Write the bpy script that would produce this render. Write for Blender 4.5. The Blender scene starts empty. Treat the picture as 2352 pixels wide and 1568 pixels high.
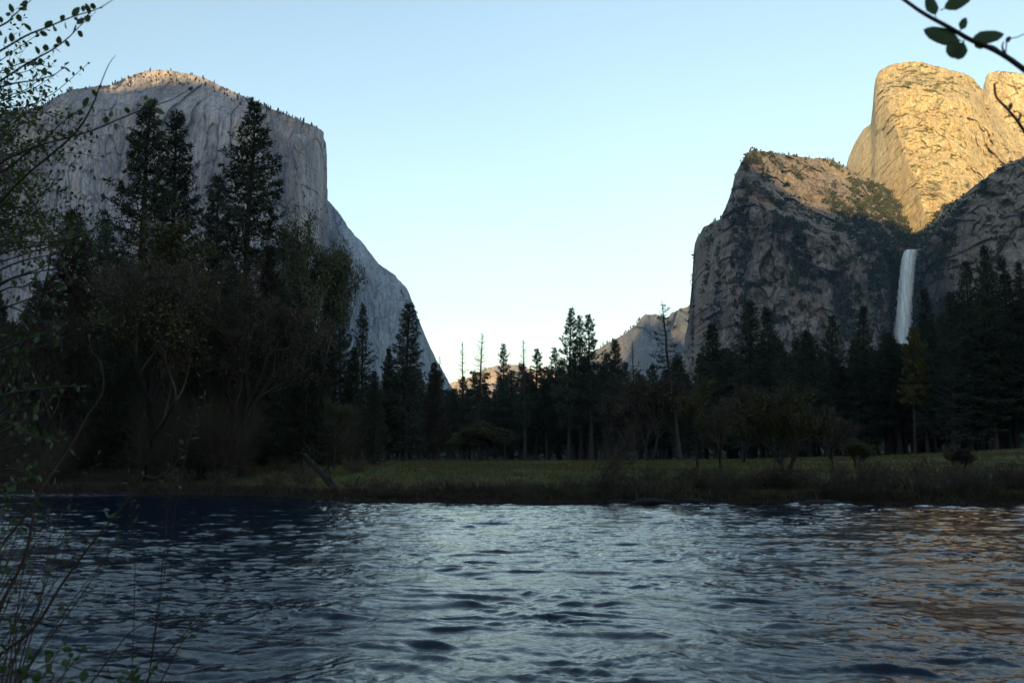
import bpy, math, random
import numpy as np
C = bpy.context.scene.collection
R = math.radians
sc = bpy.context.scene
# ------------------------------------------------------------------ camera, sky, sun, exposure
F, CX, CY, HOR, EYE = 2212.0, 1176.0, 783.5, 1046.0, 2.2
PITCH = math.atan((HOR - CY) / F)
cam = bpy.data.objects.new('camera', bpy.data.cameras.new('camera')); C.objects.link(cam)
cam.location = (0, 0, EYE); cam.rotation_euler = (math.pi / 2 + PITCH, 0, 0)
cam.data.sensor_width = 36; cam.data.lens = 36 * F / 2352
cam.data.clip_start = 0.05; cam.data.clip_end = 60000
cam.data.dof.use_dof = True; cam.data.dof.focus_distance = 120; cam.data.dof.aperture_fstop = 5.6
sc.camera = cam
SUN_EL, SUN_AZ = R(6.0), R(200.0)
w = bpy.data.worlds.new('World'); sc.world = w; w.use_nodes = True
nt = w.node_tree; bg = nt.nodes['Background']
sky = nt.nodes.new('ShaderNodeTexSky'); sky.sky_type = 'NISHITA'; sky.sun_disc = False
sky.sun_elevation = SUN_EL; sky.sun_rotation = SUN_AZ
sky.altitude = 1200; sky.air_density = 1.0; sky.dust_density = 0.6; sky.ozone_density = 0.62
nt.links.new(sky.outputs[0], bg.inputs[0]); bg.inputs[1].default_value = 0.15
sl = bpy.data.lights.new('sun', 'SUN'); sl.energy = 5.0; sl.angle = R(0.5); sl.color = (1.0, 0.70, 0.27)
so = bpy.data.objects.new('sun', sl); C.objects.link(so)
so.rotation_euler = (math.pi / 2 - SUN_EL, 0, math.pi - SUN_AZ)
sc.view_settings.view_transform = 'Standard'; sc.view_settings.look = 'None'
sc.view_settings.exposure = 1.5; sc.view_settings.gamma = 1.0
sc.cycles.use_denoising = True; sc.cycles.max_bounces = 6; sc.cycles.diffuse_bounces = 3
sc.cycles.glossy_bounces = 3; sc.cycles.transmission_bounces = 4; sc.cycles.volume_bounces = 0
sc.cycles.sample_clamp_indirect = 4.0

# ------------------------------------------------------------------ helpers
def P(px, py, Y):
    """world point at depth Y seen in direction (px, py) of the 2352 px wide frame"""
    px = np.asarray(px, float); py = np.asarray(py, float); Y = np.asarray(Y, float)
    a = (px - CX) / F; b = (CY - py) / F
    cp, sp = math.cos(PITCH), math.sin(PITCH)
    dy = cp - sp * b; dz = sp + cp * b
    return np.stack([a / dy * Y, Y + 0 * a, EYE + dz / dy * Y], -1)

rng = np.random.default_rng(7)
_perm = np.random.default_rng(3).permutation(256); _perm = np.concatenate([_perm, _perm, _perm])
_g = np.random.default_rng(5).normal(size=(256, 3)); _g /= np.linalg.norm(_g, axis=1)[:, None]
def perlin(x, y, z=0.0):
    x, y, z = np.broadcast_arrays(np.asarray(x, float), np.asarray(y, float), np.asarray(z, float))
    xi = np.floor(x).astype(int); yi = np.floor(y).astype(int); zi = np.floor(z).astype(int)
    xf = x - xi; yf = y - yi; zf = z - zi
    xi &= 255; yi &= 255; zi &= 255
    u = xf**3 * (xf * (xf * 6 - 15) + 10); v = yf**3 * (yf * (yf * 6 - 15) + 10); t = zf**3 * (zf * (zf * 6 - 15) + 10)
    out = 0
    for i in (0, 1):
        wx = u if i else 1 - u
        for j in (0, 1):
            wy = v if j else 1 - v
            for k in (0, 1):
                wz = t if k else 1 - t
                g = _g[_perm[_perm[_perm[(xi + i) & 255] + ((yi + j) & 255)] + ((zi + k) & 255)]]
                out = out + wx * wy * wz * (g[..., 0] * (xf - i) + g[..., 1] * (yf - j) + g[..., 2] * (zf - k))
    return out * 1.6
def fbm(x, y, z=0.0, o=4, gain=0.5):
    s = 0; a = 1; f = 1
    for i in range(o):
        s = s + a * perlin(x * f + i * 17.3, y * f + i * 9.1, z * f + i * 3.7); a *= gain; f *= 2.03
    return s
def ridge(x, y, z=0.0, o=3):
    s = 0; a = 1; f = 1
    for i in range(o):
        s = s + a * (1 - 2 * np.abs(perlin(x * f + i * 11.3, y * f + i * 5.1, z * f))); a *= 0.5; f *= 2.1
    return s
def facets(x, y, seed, crack=0.0):
    """jointed rock: a differently tilted plane in every cell, with open joints between the cells"""
    g = np.random.default_rng(seed); T1 = g.random((64, 64, 2)); T2 = g.uniform(-1, 1, (64, 64, 3))
    xi = np.floor(x).astype(int); yi = np.floor(y).astype(int); b1 = np.full(x.shape, 9.0); b2 = b1.copy(); out = np.zeros(x.shape)
    for dx in (-1, 0, 1):
        for dy in (-1, 0, 1):
            a = (xi + dx) & 63; b = (yi + dy) & 63; ox = x - (xi + dx + T1[a, b, 0]); oy = y - (yi + dy + T1[a, b, 1]); d = np.hypot(ox, oy)
            val = T2[a, b, 0] * ox * 1.2 + T2[a, b, 1] * oy * 0.8 + T2[a, b, 2] * 0.45
            n = d < b1; b2 = np.where(n, b1, np.minimum(b2, d)); out = np.where(n, val, out); b1 = np.where(n, d, b1)
    return out + crack * (1 - np.clip((b2 - b1) / 0.07, 0, 1))
def ss(a, b, x):
    t = np.clip((x - a) / (b - a), 0, 1); return t * t * (3 - 2 * t)
def poly(pts):
    xs = [p[0] for p in pts]; ys = [p[1] for p in pts]
    return lambda x: np.interp(x, xs, ys)

def spoly(pts, k=14):
    f = poly(pts)
    return lambda x: sum(f(x + o) for o in np.linspace(-k, k, 9)) / 9
class Acc:
    def __init__(s): s.v = []; s.f = []; s.n = 0
    def add(s, v, f, m=0):
        v = np.asarray(v, float).reshape(-1, 3); f = np.asarray(f, int)
        s.v.append(v); s.f.append((f + s.n, m)); s.n += len(v)
    def mesh(s, name, mats, smooth=False):
        me = bpy.data.meshes.new(name)
        V = np.concatenate(s.v)
        me.vertices.add(len(V)); me.vertices.foreach_set('co', V.astype(np.float32).ravel())
        loops = np.concatenate([f.ravel() for f, m in s.f]).astype(np.int32)
        tot = np.concatenate([np.full(len(f), f.shape[1]) for f, m in s.f]).astype(np.int32)
        mi = np.concatenate([np.full(len(f), m) for f, m in s.f]).astype(np.int32)
        me.loops.add(len(loops)); me.loops.foreach_set('vertex_index', loops)
        me.polygons.add(len(tot))
        me.polygons.foreach_set('loop_start', np.concatenate([[0], np.cumsum(tot)[:-1]]).astype(np.int32))
        me.polygons.foreach_set('loop_total', tot)
        me.polygons.foreach_set('material_index', mi)
        if smooth: me.polygons.foreach_set('use_smooth', np.ones(len(tot), bool))
        for m in mats: me.materials.append(m)
        me.update(calc_edges=True)
        return me
    def obj(s, name, mats, parent=None, smooth=False):
        return mkobj(name, s.mesh(name, mats, smooth), parent)
def mkobj(name, data, parent=None):
    o = bpy.data.objects.new(name, data); C.objects.link(o)
    if parent: o.parent = parent
    return o
def tag(o, label=None, cat=None, group=None, kind=None):
    for k, v in (('label', label), ('category', cat), ('group', group), ('kind', kind)):
        if v: o[k] = v
    return o
def thing(name, loc, label, cat, group=None, rz=0, s=1.0):
    o = mkobj(name, None); o.location = loc; o.rotation_euler = (0, 0, rz); o.scale = (s, s, s)
    return tag(o, label, cat, group)

def tube(acc, pts, rad, sides=6, m=0):
    pts = np.asarray(pts, float); n = len(pts)
    rad = np.broadcast_to(np.asarray(rad, float), (n,))
    T = np.gradient(pts, axis=0); T /= np.linalg.norm(T, axis=1)[:, None] + 1e-9
    up = np.where(np.abs(T[:, 2:3]) > 0.9, [[1., 0, 0]], [[0., 0, 1]])
    A = np.cross(T, up); A /= np.linalg.norm(A, axis=1)[:, None] + 1e-9
    B = np.cross(T, A)
    for i in range(1, n):   # keep the frame from flipping
        if (A[i] * A[i - 1]).sum() < 0: A[i] = -A[i]; B[i] = -B[i]
    ang = np.arange(sides) / sides * 2 * math.pi
    V = pts[:, None, :] + rad[:, None, None] * (np.cos(ang)[None, :, None] * A[:, None, :] + np.sin(ang)[None, :, None] * B[:, None, :])
    i = np.arange(n - 1)[:, None]; j = np.arange(sides)[None, :]; k = (j + 1) % sides
    Fc = np.stack([i * sides + j, i * sides + k, (i + 1) * sides + k, (i + 1) * sides + j], -1).reshape(-1, 4)
    acc.add(V, Fc, m)
def smooth_path(pts, n):
    """Catmull-Rom through control points"""
    p = np.asarray(pts, float); p = np.vstack([2 * p[0] - p[1], p, 2 * p[-1] - p[-2]])
    u = np.linspace(0, len(p) - 3 - 1e-6, n); i = u.astype(int); t = (u - i)[:, None]
    a, b, c, d = p[i], p[i + 1], p[i + 2], p[i + 3]
    return 0.5 * (2 * b + (c - a) * t + (2 * a - 5 * b + 4 * c - d) * t**2 + (3 * b - a - 3 * c + d) * t**3)
def blades(acc, cen, dirs, n, length, width, spread, r, m=0):
    """n narrow triangular blades at each centre, roughly along dirs"""
    N = len(cen)
    if N == 0: return
    c = np.repeat(cen, n, 0); d = np.repeat(dirs, n, 0) + r.normal(size=(N * n, 3)) * spread
    d /= np.linalg.norm(d, axis=1)[:, None] + 1e-9
    q = np.cross(d, r.normal(size=(N * n, 3))); q /= np.linalg.norm(q, axis=1)[:, None] + 1e-9
    L = length * r.uniform(0.6, 1.2, (N * n, 1)); W = width * r.uniform(0.6, 1.2, (N * n, 1))
    V = np.stack([c - q * W * 0.35, c + d * L * 0.5 + q * W * .5, c + d * L, c + d * L * 0.5 - q * W * .5], 1)
    acc.add(V, np.arange(N * n * 4).reshape(-1, 4), m)

# ------------------------------------------------------------------ materials
def newmat(name):
    m = bpy.data.materials.new(name); m.use_nodes = True
    t = m.node_tree; b = t.nodes['Principled BSDF']; return m, t, b
def N(t, typ, **kw):
    n = t.nodes.new(typ)
    for k, v in kw.items():
        if k.startswith('i_'): n.inputs[k[2:]].default_value = v
        else: setattr(n, k, v)
    return n
def coords(t, scale):
    g = t.nodes.get('geo') or t.nodes.new('ShaderNodeNewGeometry'); g.name = 'geo'
    mp = t.nodes.new('ShaderNodeMapping'); mp.inputs['Scale'].default_value = scale
    t.links.new(g.outputs['Position'], mp.inputs['Vector']); return mp.outputs[0]
def noise(t, scale, detail=6, rough=0.6, dist=0.0, w=None):
    n = N(t, 'ShaderNodeTexNoise'); n.inputs['Scale'].default_value = 1.0
    n.inputs['Detail'].default_value = detail; n.inputs['Roughness'].default_value = rough; n.inputs['Distortion'].default_value = dist
    t.links.new(coords(t, scale), n.inputs['Vector']); return n.outputs['Fac']
def ramp(t, fac, stops):
    r = t.nodes.new('ShaderNodeValToRGB'); e = r.color_ramp.elements
    while len(e) < len(stops): e.new(0.5)
    for el, (p, c) in zip(e, stops):
        el.position = p; el.color = (c, c, c, 1) if isinstance(c, (int, float)) else (*c, 1)
    t.links.new(fac, r.inputs[0]); return r.outputs[0]
def mix(t, fac, a, b, mode='MIX'):
    n = t.nodes.new('ShaderNodeMix'); n.data_type = 'RGBA'; n.blend_type = mode
    for s, v in ((0, fac), (6, a), (7, b)):
        if isinstance(v, bpy.types.NodeSocket): t.links.new(v, n.inputs[s])
        elif s == 0: n.inputs[0].default_value = v
        else: n.inputs[s].default_value = (*v, 1)
    return n.outputs[2]
def bump(t, b, h, dist, strength=1.0):
    n = t.nodes.new('ShaderNodeBump'); n.inputs['Distance'].default_value = dist; n.inputs['Strength'].default_value = strength
    t.links.new(h, n.inputs['Height']); t.links.new(n.outputs[0], b.inputs['Normal'])
def simple(name, col, rough=0.8, var=0.35, scale=3.0, spec=0.2, rnd=0.3):
    """a material whose colour varies by noise and from object to object"""
    m, t, b = newmat(name)
    f = noise(t, (scale,) * 3, 4)
    c = mix(t, ramp(t, f, [(0.3, 0), (0.7, 1)]), [x * (1 - var) for x in col], [min(1, x * (1 + var)) for x in col])
    oi = t.nodes.new('ShaderNodeObjectInfo')
    c2 = mix(t, ramp(t, oi.outputs['Random'], [(0, 1 - rnd), (1, 1 + rnd)]), (0, 0, 0), c)
    mr = t.nodes.new('ShaderNodeMix'); mr.data_type = 'RGBA'; mr.blend_type = 'MULTIPLY'; mr.inputs[0].default_value = 1
    t.links.new(c, mr.inputs[6]); t.links.new(ramp(t, oi.outputs['Random'], [(0, 1 - rnd), (1, 1.0)]), mr.inputs[7])
    t.links.new(mr.outputs[2], b.inputs['Base Color'])
    b.inputs['Roughness'].default_value = rough; b.inputs['Specular IOR Level'].default_value = spec
    return m

def rock(name, dark, mid, light, tint, streak=(1/16, 1/16, 1/260), blotch=1/220, stain=0.5, scrub=None, sc_amt=0.5, bumpd=6.0, contrast=1.0, nzf=0.55, wet=None, hi=0.5, low=None, pale=None, s4lo=.45):
    m, t, b = newmat(name)
    s1 = noise(t, streak, 8, 0.65, 0.6)
    s2 = noise(t, (streak[0] * 5, streak[1] * 5, streak[2] * 6), 6, 0.65, 0.4)
    bl = noise(t, (blotch, blotch, blotch * 0.6), 7, 0.62, 1.2)
    fine = noise(t, (1/9, 1/9, 1/16), 8, 0.7, 0.8)
    k = 0.22 / contrast
    c = mix(t, ramp(t, bl, [(0.5 - k, 0), (0.5 + k, 1)]), dark, light)
    c = mix(t, ramp(t, s1, [(0.46, 0), (0.60, 0.9)]), c, mid)
    c = mix(t, ramp(t, s2, [(0.38, 0.8), (0.47, 0)]), c, [x * 0.5 for x in dark])
    s3 = noise(t, (streak[0] * 2.2, streak[1] * 2.2, streak[2] * 1.6), 5, 0.7, 1.2)
    c = mix(t, ramp(t, s3, [(0.56, 0), (0.64, hi)]), c, [min(1, x * 1.45) for x in light])
    s4 = noise(t, (streak[0] * 1.1, streak[1] * 1.1, streak[2] * 2.5), 8, 0.75, 1.5)
    c = mix(t, 1.0, c, ramp(t, s4, [(0.34, s4lo), (0.5, 1.0), (0.66, 1.0)]), 'MULTIPLY')
    if low:
        lf = noise(t, (1/260, 1/260, 1/480), 4, 0.55, 0.8); c = mix(t, 1.0, c, ramp(t, lf, [(0.38, low), (0.52, 1.0), (0.66, 1.22)]), 'MULTIPLY')
    tn = noise(t, (1/70, 1/70, 1/240), 5, 0.6, 1.0)
    c = mix(t, ramp(t, tn, [(0.54, 0), (0.68, stain)]), c, tint)
    c = mix(t, ramp(t, fine, [(0.3, 0.55), (0.5, 0), (0.68, 0), (0.8, 0.0)]), c, [x * 0.35 for x in dark])
    c = mix(t, ramp(t, fine, [(0.55, 0), (0.75, 0.5)]), c, [min(1, x * 1.35) for x in light])
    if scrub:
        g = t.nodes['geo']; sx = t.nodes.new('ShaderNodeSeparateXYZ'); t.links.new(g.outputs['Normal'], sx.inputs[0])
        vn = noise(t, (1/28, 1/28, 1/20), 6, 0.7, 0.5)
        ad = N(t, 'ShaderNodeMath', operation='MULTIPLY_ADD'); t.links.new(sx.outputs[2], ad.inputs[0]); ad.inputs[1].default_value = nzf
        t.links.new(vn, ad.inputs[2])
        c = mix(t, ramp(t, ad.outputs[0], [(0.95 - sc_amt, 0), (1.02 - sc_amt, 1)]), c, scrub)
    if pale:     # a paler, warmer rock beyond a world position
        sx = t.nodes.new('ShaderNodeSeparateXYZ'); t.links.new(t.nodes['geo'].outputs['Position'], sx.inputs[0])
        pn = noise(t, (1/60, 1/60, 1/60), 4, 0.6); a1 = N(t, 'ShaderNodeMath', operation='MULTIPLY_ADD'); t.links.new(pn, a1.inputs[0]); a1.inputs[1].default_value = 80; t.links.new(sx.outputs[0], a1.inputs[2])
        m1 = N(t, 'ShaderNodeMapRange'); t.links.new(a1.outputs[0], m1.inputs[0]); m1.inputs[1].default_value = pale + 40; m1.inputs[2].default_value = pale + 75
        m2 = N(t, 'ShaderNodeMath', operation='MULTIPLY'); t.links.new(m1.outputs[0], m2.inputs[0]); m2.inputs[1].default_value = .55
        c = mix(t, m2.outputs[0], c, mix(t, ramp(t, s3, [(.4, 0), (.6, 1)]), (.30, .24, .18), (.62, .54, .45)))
    if wet:      # dark wet streak beside the waterfall, deepened to paint the shade of its recess
        sx = t.nodes.new('ShaderNodeSeparateXYZ'); t.links.new(t.nodes['geo'].outputs['Position'], sx.inputs[0])
        wn = noise(t, (1/14, 1/14, 1/120), 4, 0.6)
        a1 = N(t, 'ShaderNodeMath', operation='MULTIPLY_ADD'); t.links.new(wn, a1.inputs[0]); a1.inputs[1].default_value = 40; t.links.new(sx.outputs[0], a1.inputs[2])
        a2 = N(t, 'ShaderNodeMath', operation='SUBTRACT'); t.links.new(a1.outputs[0], a2.inputs[0]); a2.inputs[1].default_value = wet[0] + 20
        a3 = N(t, 'ShaderNodeMath', operation='ABSOLUTE'); t.links.new(a2.outputs[0], a3.inputs[0])
        m1 = N(t, 'ShaderNodeMapRange'); t.links.new(a3.outputs[0], m1.inputs[0]); m1.inputs[1].default_value = wet[1]; m1.inputs[2].default_value = wet[1] * .6
        m2 = N(t, 'ShaderNodeMapRange'); t.links.new(sx.outputs[2], m2.inputs[0]); m2.inputs[1].default_value = wet[2] + 10; m2.inputs[2].default_value = wet[2] - 25
        mm = N(t, 'ShaderNodeMath', operation='MULTIPLY'); t.links.new(m1.outputs[0], mm.inputs[0]); t.links.new(m2.outputs[0], mm.inputs[1])
        c = mix(t, mm.outputs[0], c, (.030, .028, .030))
    t.links.new(c, b.inputs['Base Color'])
    b.inputs['Roughness'].default_value = 0.92; b.inputs['Specular IOR Level'].default_value = 0.15
    ad = N(t, 'ShaderNodeMath', operation='MULTIPLY_ADD'); t.links.new(fine, ad.inputs[0]); ad.inputs[1].default_value = 0.8; t.links.new(s2, ad.inputs[2])
    bump(t, b, ad.outputs[0], bumpd, 1.0)
    return m
M = {}
M['wall'] = rock('granite_grey', (.27, .25, .30), (.56, .50, .50), (.48, .43, .47), (.58, .46, .38), stain=0.7, blotch=1/330, hi=.6, low=.46, s4lo=.25, nzf=.9, scrub=(.42, .27, .14), sc_amt=-.052)  # scrub here: brown summit soil, pushed to orange to carry the low sun
M['buttress'] = rock('granite_haze_blue', (.30, .35, .45), (.52, .57, .67), (.45, .49, .58), (.46, .45, .43), streak=(1/22, 1/22, 1/330), low=.8)  # blue of the haze is painted into the granite colour
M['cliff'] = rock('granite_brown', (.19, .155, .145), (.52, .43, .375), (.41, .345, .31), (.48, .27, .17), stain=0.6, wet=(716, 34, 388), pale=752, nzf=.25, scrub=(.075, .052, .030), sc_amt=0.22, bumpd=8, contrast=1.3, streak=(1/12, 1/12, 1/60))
M['spire'] = rock('granite_sun_gold', (.62, .46, .26), (.90, .72, .46), (.86, .68, .43), (.64, .40, .18), stain=0.5, s4lo=.6, nzf=0.25, streak=(1/20, 1/20, 1/120), scrub=(.16, .15, .05), sc_amt=0.27, bumpd=9, contrast=1.2)  # gold of the evening sun is put into the base colours
M['far'] = rock('far_rock', (.11, .12, .15), (.32, .31, .33), (.24, .24, .26), (.46, .32, .20), streak=(1/50, 1/50, 1/300), blotch=1/500, bumpd=20)  # haze blue and the sunlit orange of the crest are in the colour
M['peak'] = rock('peak_rock_sunlit', (.50, .36, .26), (.85, .66, .50), (.75, .56, .42), (.6, .38, .25), streak=(1/80, 1/80, 1/400), blotch=1/900, bumpd=30)  # brighter lit version of the far rock, sunlight orange painted in
M['hill'] = simple('hill_forest_cover', (.03, .035, .022), scale=0.01, var=0.5)
M['bark'] = simple('conifer_bark', (.060, .046, .038), 0.95, 0.4, 6.0)
M['bark2'] = simple('grey_bark', (.034, .030, .027), 0.95, 0.4, 6.0)
M['needle'] = simple('needles_dark', (.046, .062, .036), 0.75, 0.45, 0.35)
M['needle_b'] = simple('needles_blue', (.064, .082, .054), 0.75, 0.45, 0.35)
M['needle_o'] = simple('needles_olive', (.11, .10, .03), 0.75, 0.45, 0.35)
M['dry'] = simple('dry_brown_foliage', (.048, .036, .026), 0.8, 0.4, 0.4)
M['twig'] = simple('bare_twigs', (.075, .057, .045), 0.9, 0.3, 1.0)
M['leaf_o'] = simple('spring_leaves_olive', (.090, .088, .030), 0.7, 0.4, 0.5)
M['leaf_g'] = simple('spring_leaves_grey_green', (.090, .100, .055), 0.7, 0.4, 0.5)
M['leaf_b'] = simple('catkins_brown', (.070, .058, .036), 0.7, 0.4, 0.5)
M['rimleaf'] = simple('rim_foliage', (.06, .05, .03), 0.8, 0.4, 0.05)

# ------------------------------------------------------------------ mountains: real relief, solid behind
def relief(name, label, x0, x1, nc, top, base, nr, depth, disp, mat, back=900, jag=1.5, pw=1.0, gnd=-20.0, edge=None):
    px = np.linspace(x0, x1, nc)
    tp = top(px) + jag * fbm(px / 9.0, 3.3 + 0 * px, o=4) * np.clip((px - x0) / 8, 0, 1)
    v = np.linspace(0, 1, nr) ** pw
    PX = np.broadcast_to(px, (nr, nc)); PY = tp[None] + v[:, None] * (base - tp)[None]
    if edge: PX = PX + ss(*edge, PX) * (2.6 * fbm(PY / 26, 0 * PY, 2.2, 4) + 1.4 * np.sign(perlin(PY / 12, 5.5 + 0 * PY)) - 4 * (1 - ss(300, 470, PY)))
    Y = depth(PX, PY, tp[None] + 0 * PX)
    W = P(PX, PY, Y)
    W = P(PX, PY, Y + disp(W[..., 0], W[..., 1], W[..., 2]))
    # the land goes on behind the rim and behind both flanks
    rows = []
    for d, dr in ((back, 0.9), (back * 0.35, 0.25), (back * 0.1, 0.04)):
        q = W[0] * 1.0; k = (q[:, 1] + d) / q[:, 1]; z = q[:, 2]
        q = np.stack([q[:, 0] * k, q[:, 1] * k, z * (1 - dr) ], -1); rows.append(q)
    W = np.concatenate([np.array(rows), W], 0)
    W[-1, :, 2] = gnd
    for side in (0, -1):
        q = W[:, side].copy(); k = (q[:, 1] + back * 0.6) / q[:, 1]
        q[:, 0] *= k; q[:, 1] *= k; q = q[:, None]
        W = np.concatenate([q, W], 1) if side == 0 else np.concatenate([W, q], 1)
    n, m = W.shape[:2]
    i = np.arange(n - 1)[:, None]; j = np.arange(m - 1)[None]
    f = np.stack([i * m + j, (i + 1) * m + j, (i + 1) * m + j + 1, i * m + j + 1], -1).reshape(-1, 4)
    a = Acc(); a.add(W, f); o = a.obj(name, [mat], smooth=True)
    tag(o, label, None, None, 'structure'); o['_'] = 0; del o['_']
    return W[3:, 1:-1], px, tp

# tall grey cliff on the left
top_wall = poly([(-260, 330), (-100, 290), (0, 262), (60, 252), (100, 240), (135, 218), (160, 206), (200, 200), (250, 196), (285, 180), (310, 170), (340, 163), (370, 160), (420, 167),
                 (470, 178), (500, 194), (540, 213), (600, 239), (650, 259), (700, 279), (735, 295), (746, 306), (750, 322), (752, 345), (756, 400)])
yw = spoly([(-260, 2850), (200, 2850), (330, 2900), (430, 2840), (520, 2790), (600, 2760), (680, 2800), (720, 2880), (742, 3000), (752, 3200), (756, 3300)])
def dep_wall(px, py, tp):
    Y = yw(px) - 0.12 * (py - tp)
    h = 50 + 45 * np.exp(-((px - 400) / 130.0) ** 2)
    return Y + 260 * (1 - ss(0, 1, (py - tp) / h)) * np.exp(-((px - 390) / 170.0) ** 2)
def dis_wall(X, Y, Z):
    w = 0.8 * fbm(X / 150, Z / 400, 5, 3); w2 = .5 * fbm(X / 60, Z / 90, 15, 3)
    return (60 * fbm(X / 420, Z / 1100, 1.5, 3) + 26 * facets(X / 115 + w, Z / 480 + w, 21, .12) + 10 * facets(X / 38 + w, Z / 170 + w2, 22, .25) + 6 * facets((X + .6 * Z) / 60 + w2, (Z - .5 * X) / 70, 23, .2)
            + 3.5 * facets(X / 13 + w2, Z / 60, 24, .2) + 4 * fbm(X / 14, Z / 60, 2, 4))
wall_w, wall_px, wall_tp = relief('mountain_grey_cliff', 'huge sheer grey granite cliff with its rounded summit lit orange', -260, 752, 620, top_wall, 1050, 420, dep_wall, dis_wall, M['wall'], jag=2.2, edge=(660, 752))
# bluish buttress behind its right edge
top_but = poly([(690, 400), (730, 440), (752, 459), (780, 490), (800, 522), (835, 560), (870, 605), (905, 630), (935, 662), (950, 700), (965, 742), (985, 790), (1005, 830), (1030, 874), (1060, 930), (1100, 1000)])
yb = poly([(690, 3650), (800, 3500), (900, 3550), (960, 3700), (1100, 4100)])
relief('mountain_blue_buttress', 'smooth haze tinted blue grey granite buttress sloping down to the valley floor', 690, 1100, 260, top_but, 1050, 300,
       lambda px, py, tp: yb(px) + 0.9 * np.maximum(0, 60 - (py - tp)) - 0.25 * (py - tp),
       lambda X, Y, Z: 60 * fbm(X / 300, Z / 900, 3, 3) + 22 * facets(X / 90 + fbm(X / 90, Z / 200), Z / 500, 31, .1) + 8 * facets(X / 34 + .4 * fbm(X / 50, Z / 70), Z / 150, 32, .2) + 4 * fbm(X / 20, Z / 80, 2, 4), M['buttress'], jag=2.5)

# brown cliffs with the hanging valley and waterfall lip, right
top_cl = poly([(1572, 775), (1580, 745), (1584, 700), (1588, 660), (1592, 600), (1595, 560), (1602, 545), (1614, 525), (1640, 506), (1652, 503), (1666, 478), (1680, 440), (1688, 402), (1700, 378), (1715, 350),
               (1732, 343), (1760, 350), (1800, 355), (1850, 361), (1905, 364), (1925, 375), (1945, 386), (1990, 408), (2040, 435), (2080, 450), (2130, 462), (2170, 470), (2195, 462), (2215, 446), (2240, 424),
               (2280, 396), (2310, 376), (2352, 360), (2500, 330), (2640, 325)])
rim_cl = poly([(1572, 775), (1660, 560), (1690, 500), (1730, 480), (1780, 500), (1830, 528), (1900, 548), (2000, 562), (2060, 577), (2100, 577), (2125, 563), (2160, 530), (2200, 480), (2240, 432), (2280, 400), (2352, 362), (2640, 327)])
yc = spoly([(1572, 2350), (1580, 2200), (1590, 2060), (1610, 1950), (1650, 1850), (1700, 1780), (1800, 1700), (1950, 1680), (2030, 1690), (2060, 1745), (2075, 1790), (2105, 1790), (2120, 1740), (2150, 1660), (2250, 1560), (2352, 1500), (2640, 1400)])
def dep_cl(px, py, tp):
    r = rim_cl(px) + 7 * fbm(px / 30.0, 0 * px, 4.4)
    k = np.interp(px, [1572, 1700, 1800, 2000, 2200, 2300], [0.6, 1.2, 3.2, 4.6, 5.0, 3.0])
    over = np.maximum(0, r - py)
    Y = yc(px) + k * over - 0.10 * np.maximum(0, py - r)
    g = np.exp(-((px - 2085 - (577 - py) * 0.6) / 45.0) ** 2) * ss(0, 30, over)   # creek gully
    return Y + 90 * g
def dis_cl(X, Y, Z):
    w = 0.6 * fbm(X / 90, Z / 120, 5, 3); w2 = .4 * fbm(X / 30, Z / 40, 15, 3)
    return (50 * fbm(X / 260, Z / 420, 5.5, 4) + 34 * facets(X / 95 + w, Z / 170 + w, 41, .12) + 17 * facets(X / 36 + w2, Z / 60 + w, 42, .2) + 7 * facets(X / 13 + w2, Z / 20 + w2, 43, .2) + 4 * fbm(X / 9, Z / 12, 2, 3))
clf_w, clf_px, clf_tp = relief('mountain_brown_cliff', 'dark brown granite cliff cut by the hanging valley of the waterfall', 1572, 2640, 620, top_cl, 1050, 460, dep_cl, dis_cl, M['cliff'], jag=3.0)

# sunlit golden dome above it
top_sp = poly([(1925, 470), (1940, 400), (1943, 385), (1950, 358), (1962, 330), (1978, 305), (1990, 290), (2000, 284), (2004, 250), (2007, 210), (2010, 182), (2018, 165), (2032, 155), (2055, 147), (2085, 141), (2115, 142), (2150, 152), (2180, 160), (2215, 169),
               (2236, 180), (2250, 198), (2262, 215), (2285, 245), (2310, 275), (2340, 300), (2400, 330), (2600, 420)])
ysp = spoly([(1925, 2850), (1945, 2740), (1985, 2620), (2000, 2580), (2020, 2540), (2060, 2470), (2120, 2400), (2170, 2360), (2230, 2420), (2300, 2520), (2600, 2900)])
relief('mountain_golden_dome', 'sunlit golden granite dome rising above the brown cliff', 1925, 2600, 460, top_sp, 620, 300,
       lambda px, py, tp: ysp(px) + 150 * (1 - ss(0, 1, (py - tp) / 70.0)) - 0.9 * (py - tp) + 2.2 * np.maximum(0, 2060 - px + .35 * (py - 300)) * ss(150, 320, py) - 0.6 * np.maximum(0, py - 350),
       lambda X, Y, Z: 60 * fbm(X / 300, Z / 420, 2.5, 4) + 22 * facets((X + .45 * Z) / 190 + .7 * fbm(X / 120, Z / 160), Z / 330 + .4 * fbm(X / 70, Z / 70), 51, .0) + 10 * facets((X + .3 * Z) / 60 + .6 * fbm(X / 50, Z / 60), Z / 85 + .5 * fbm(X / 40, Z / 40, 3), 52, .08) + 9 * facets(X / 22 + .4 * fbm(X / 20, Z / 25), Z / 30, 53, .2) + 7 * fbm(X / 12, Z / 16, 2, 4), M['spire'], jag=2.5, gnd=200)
top_s2 = poly([(2225, 330), (2252, 240), (2258, 200), (2264, 176), (2272, 167), (2290, 163), (2320, 164), (2352, 170), (2420, 172), (2560, 220)])
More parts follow.
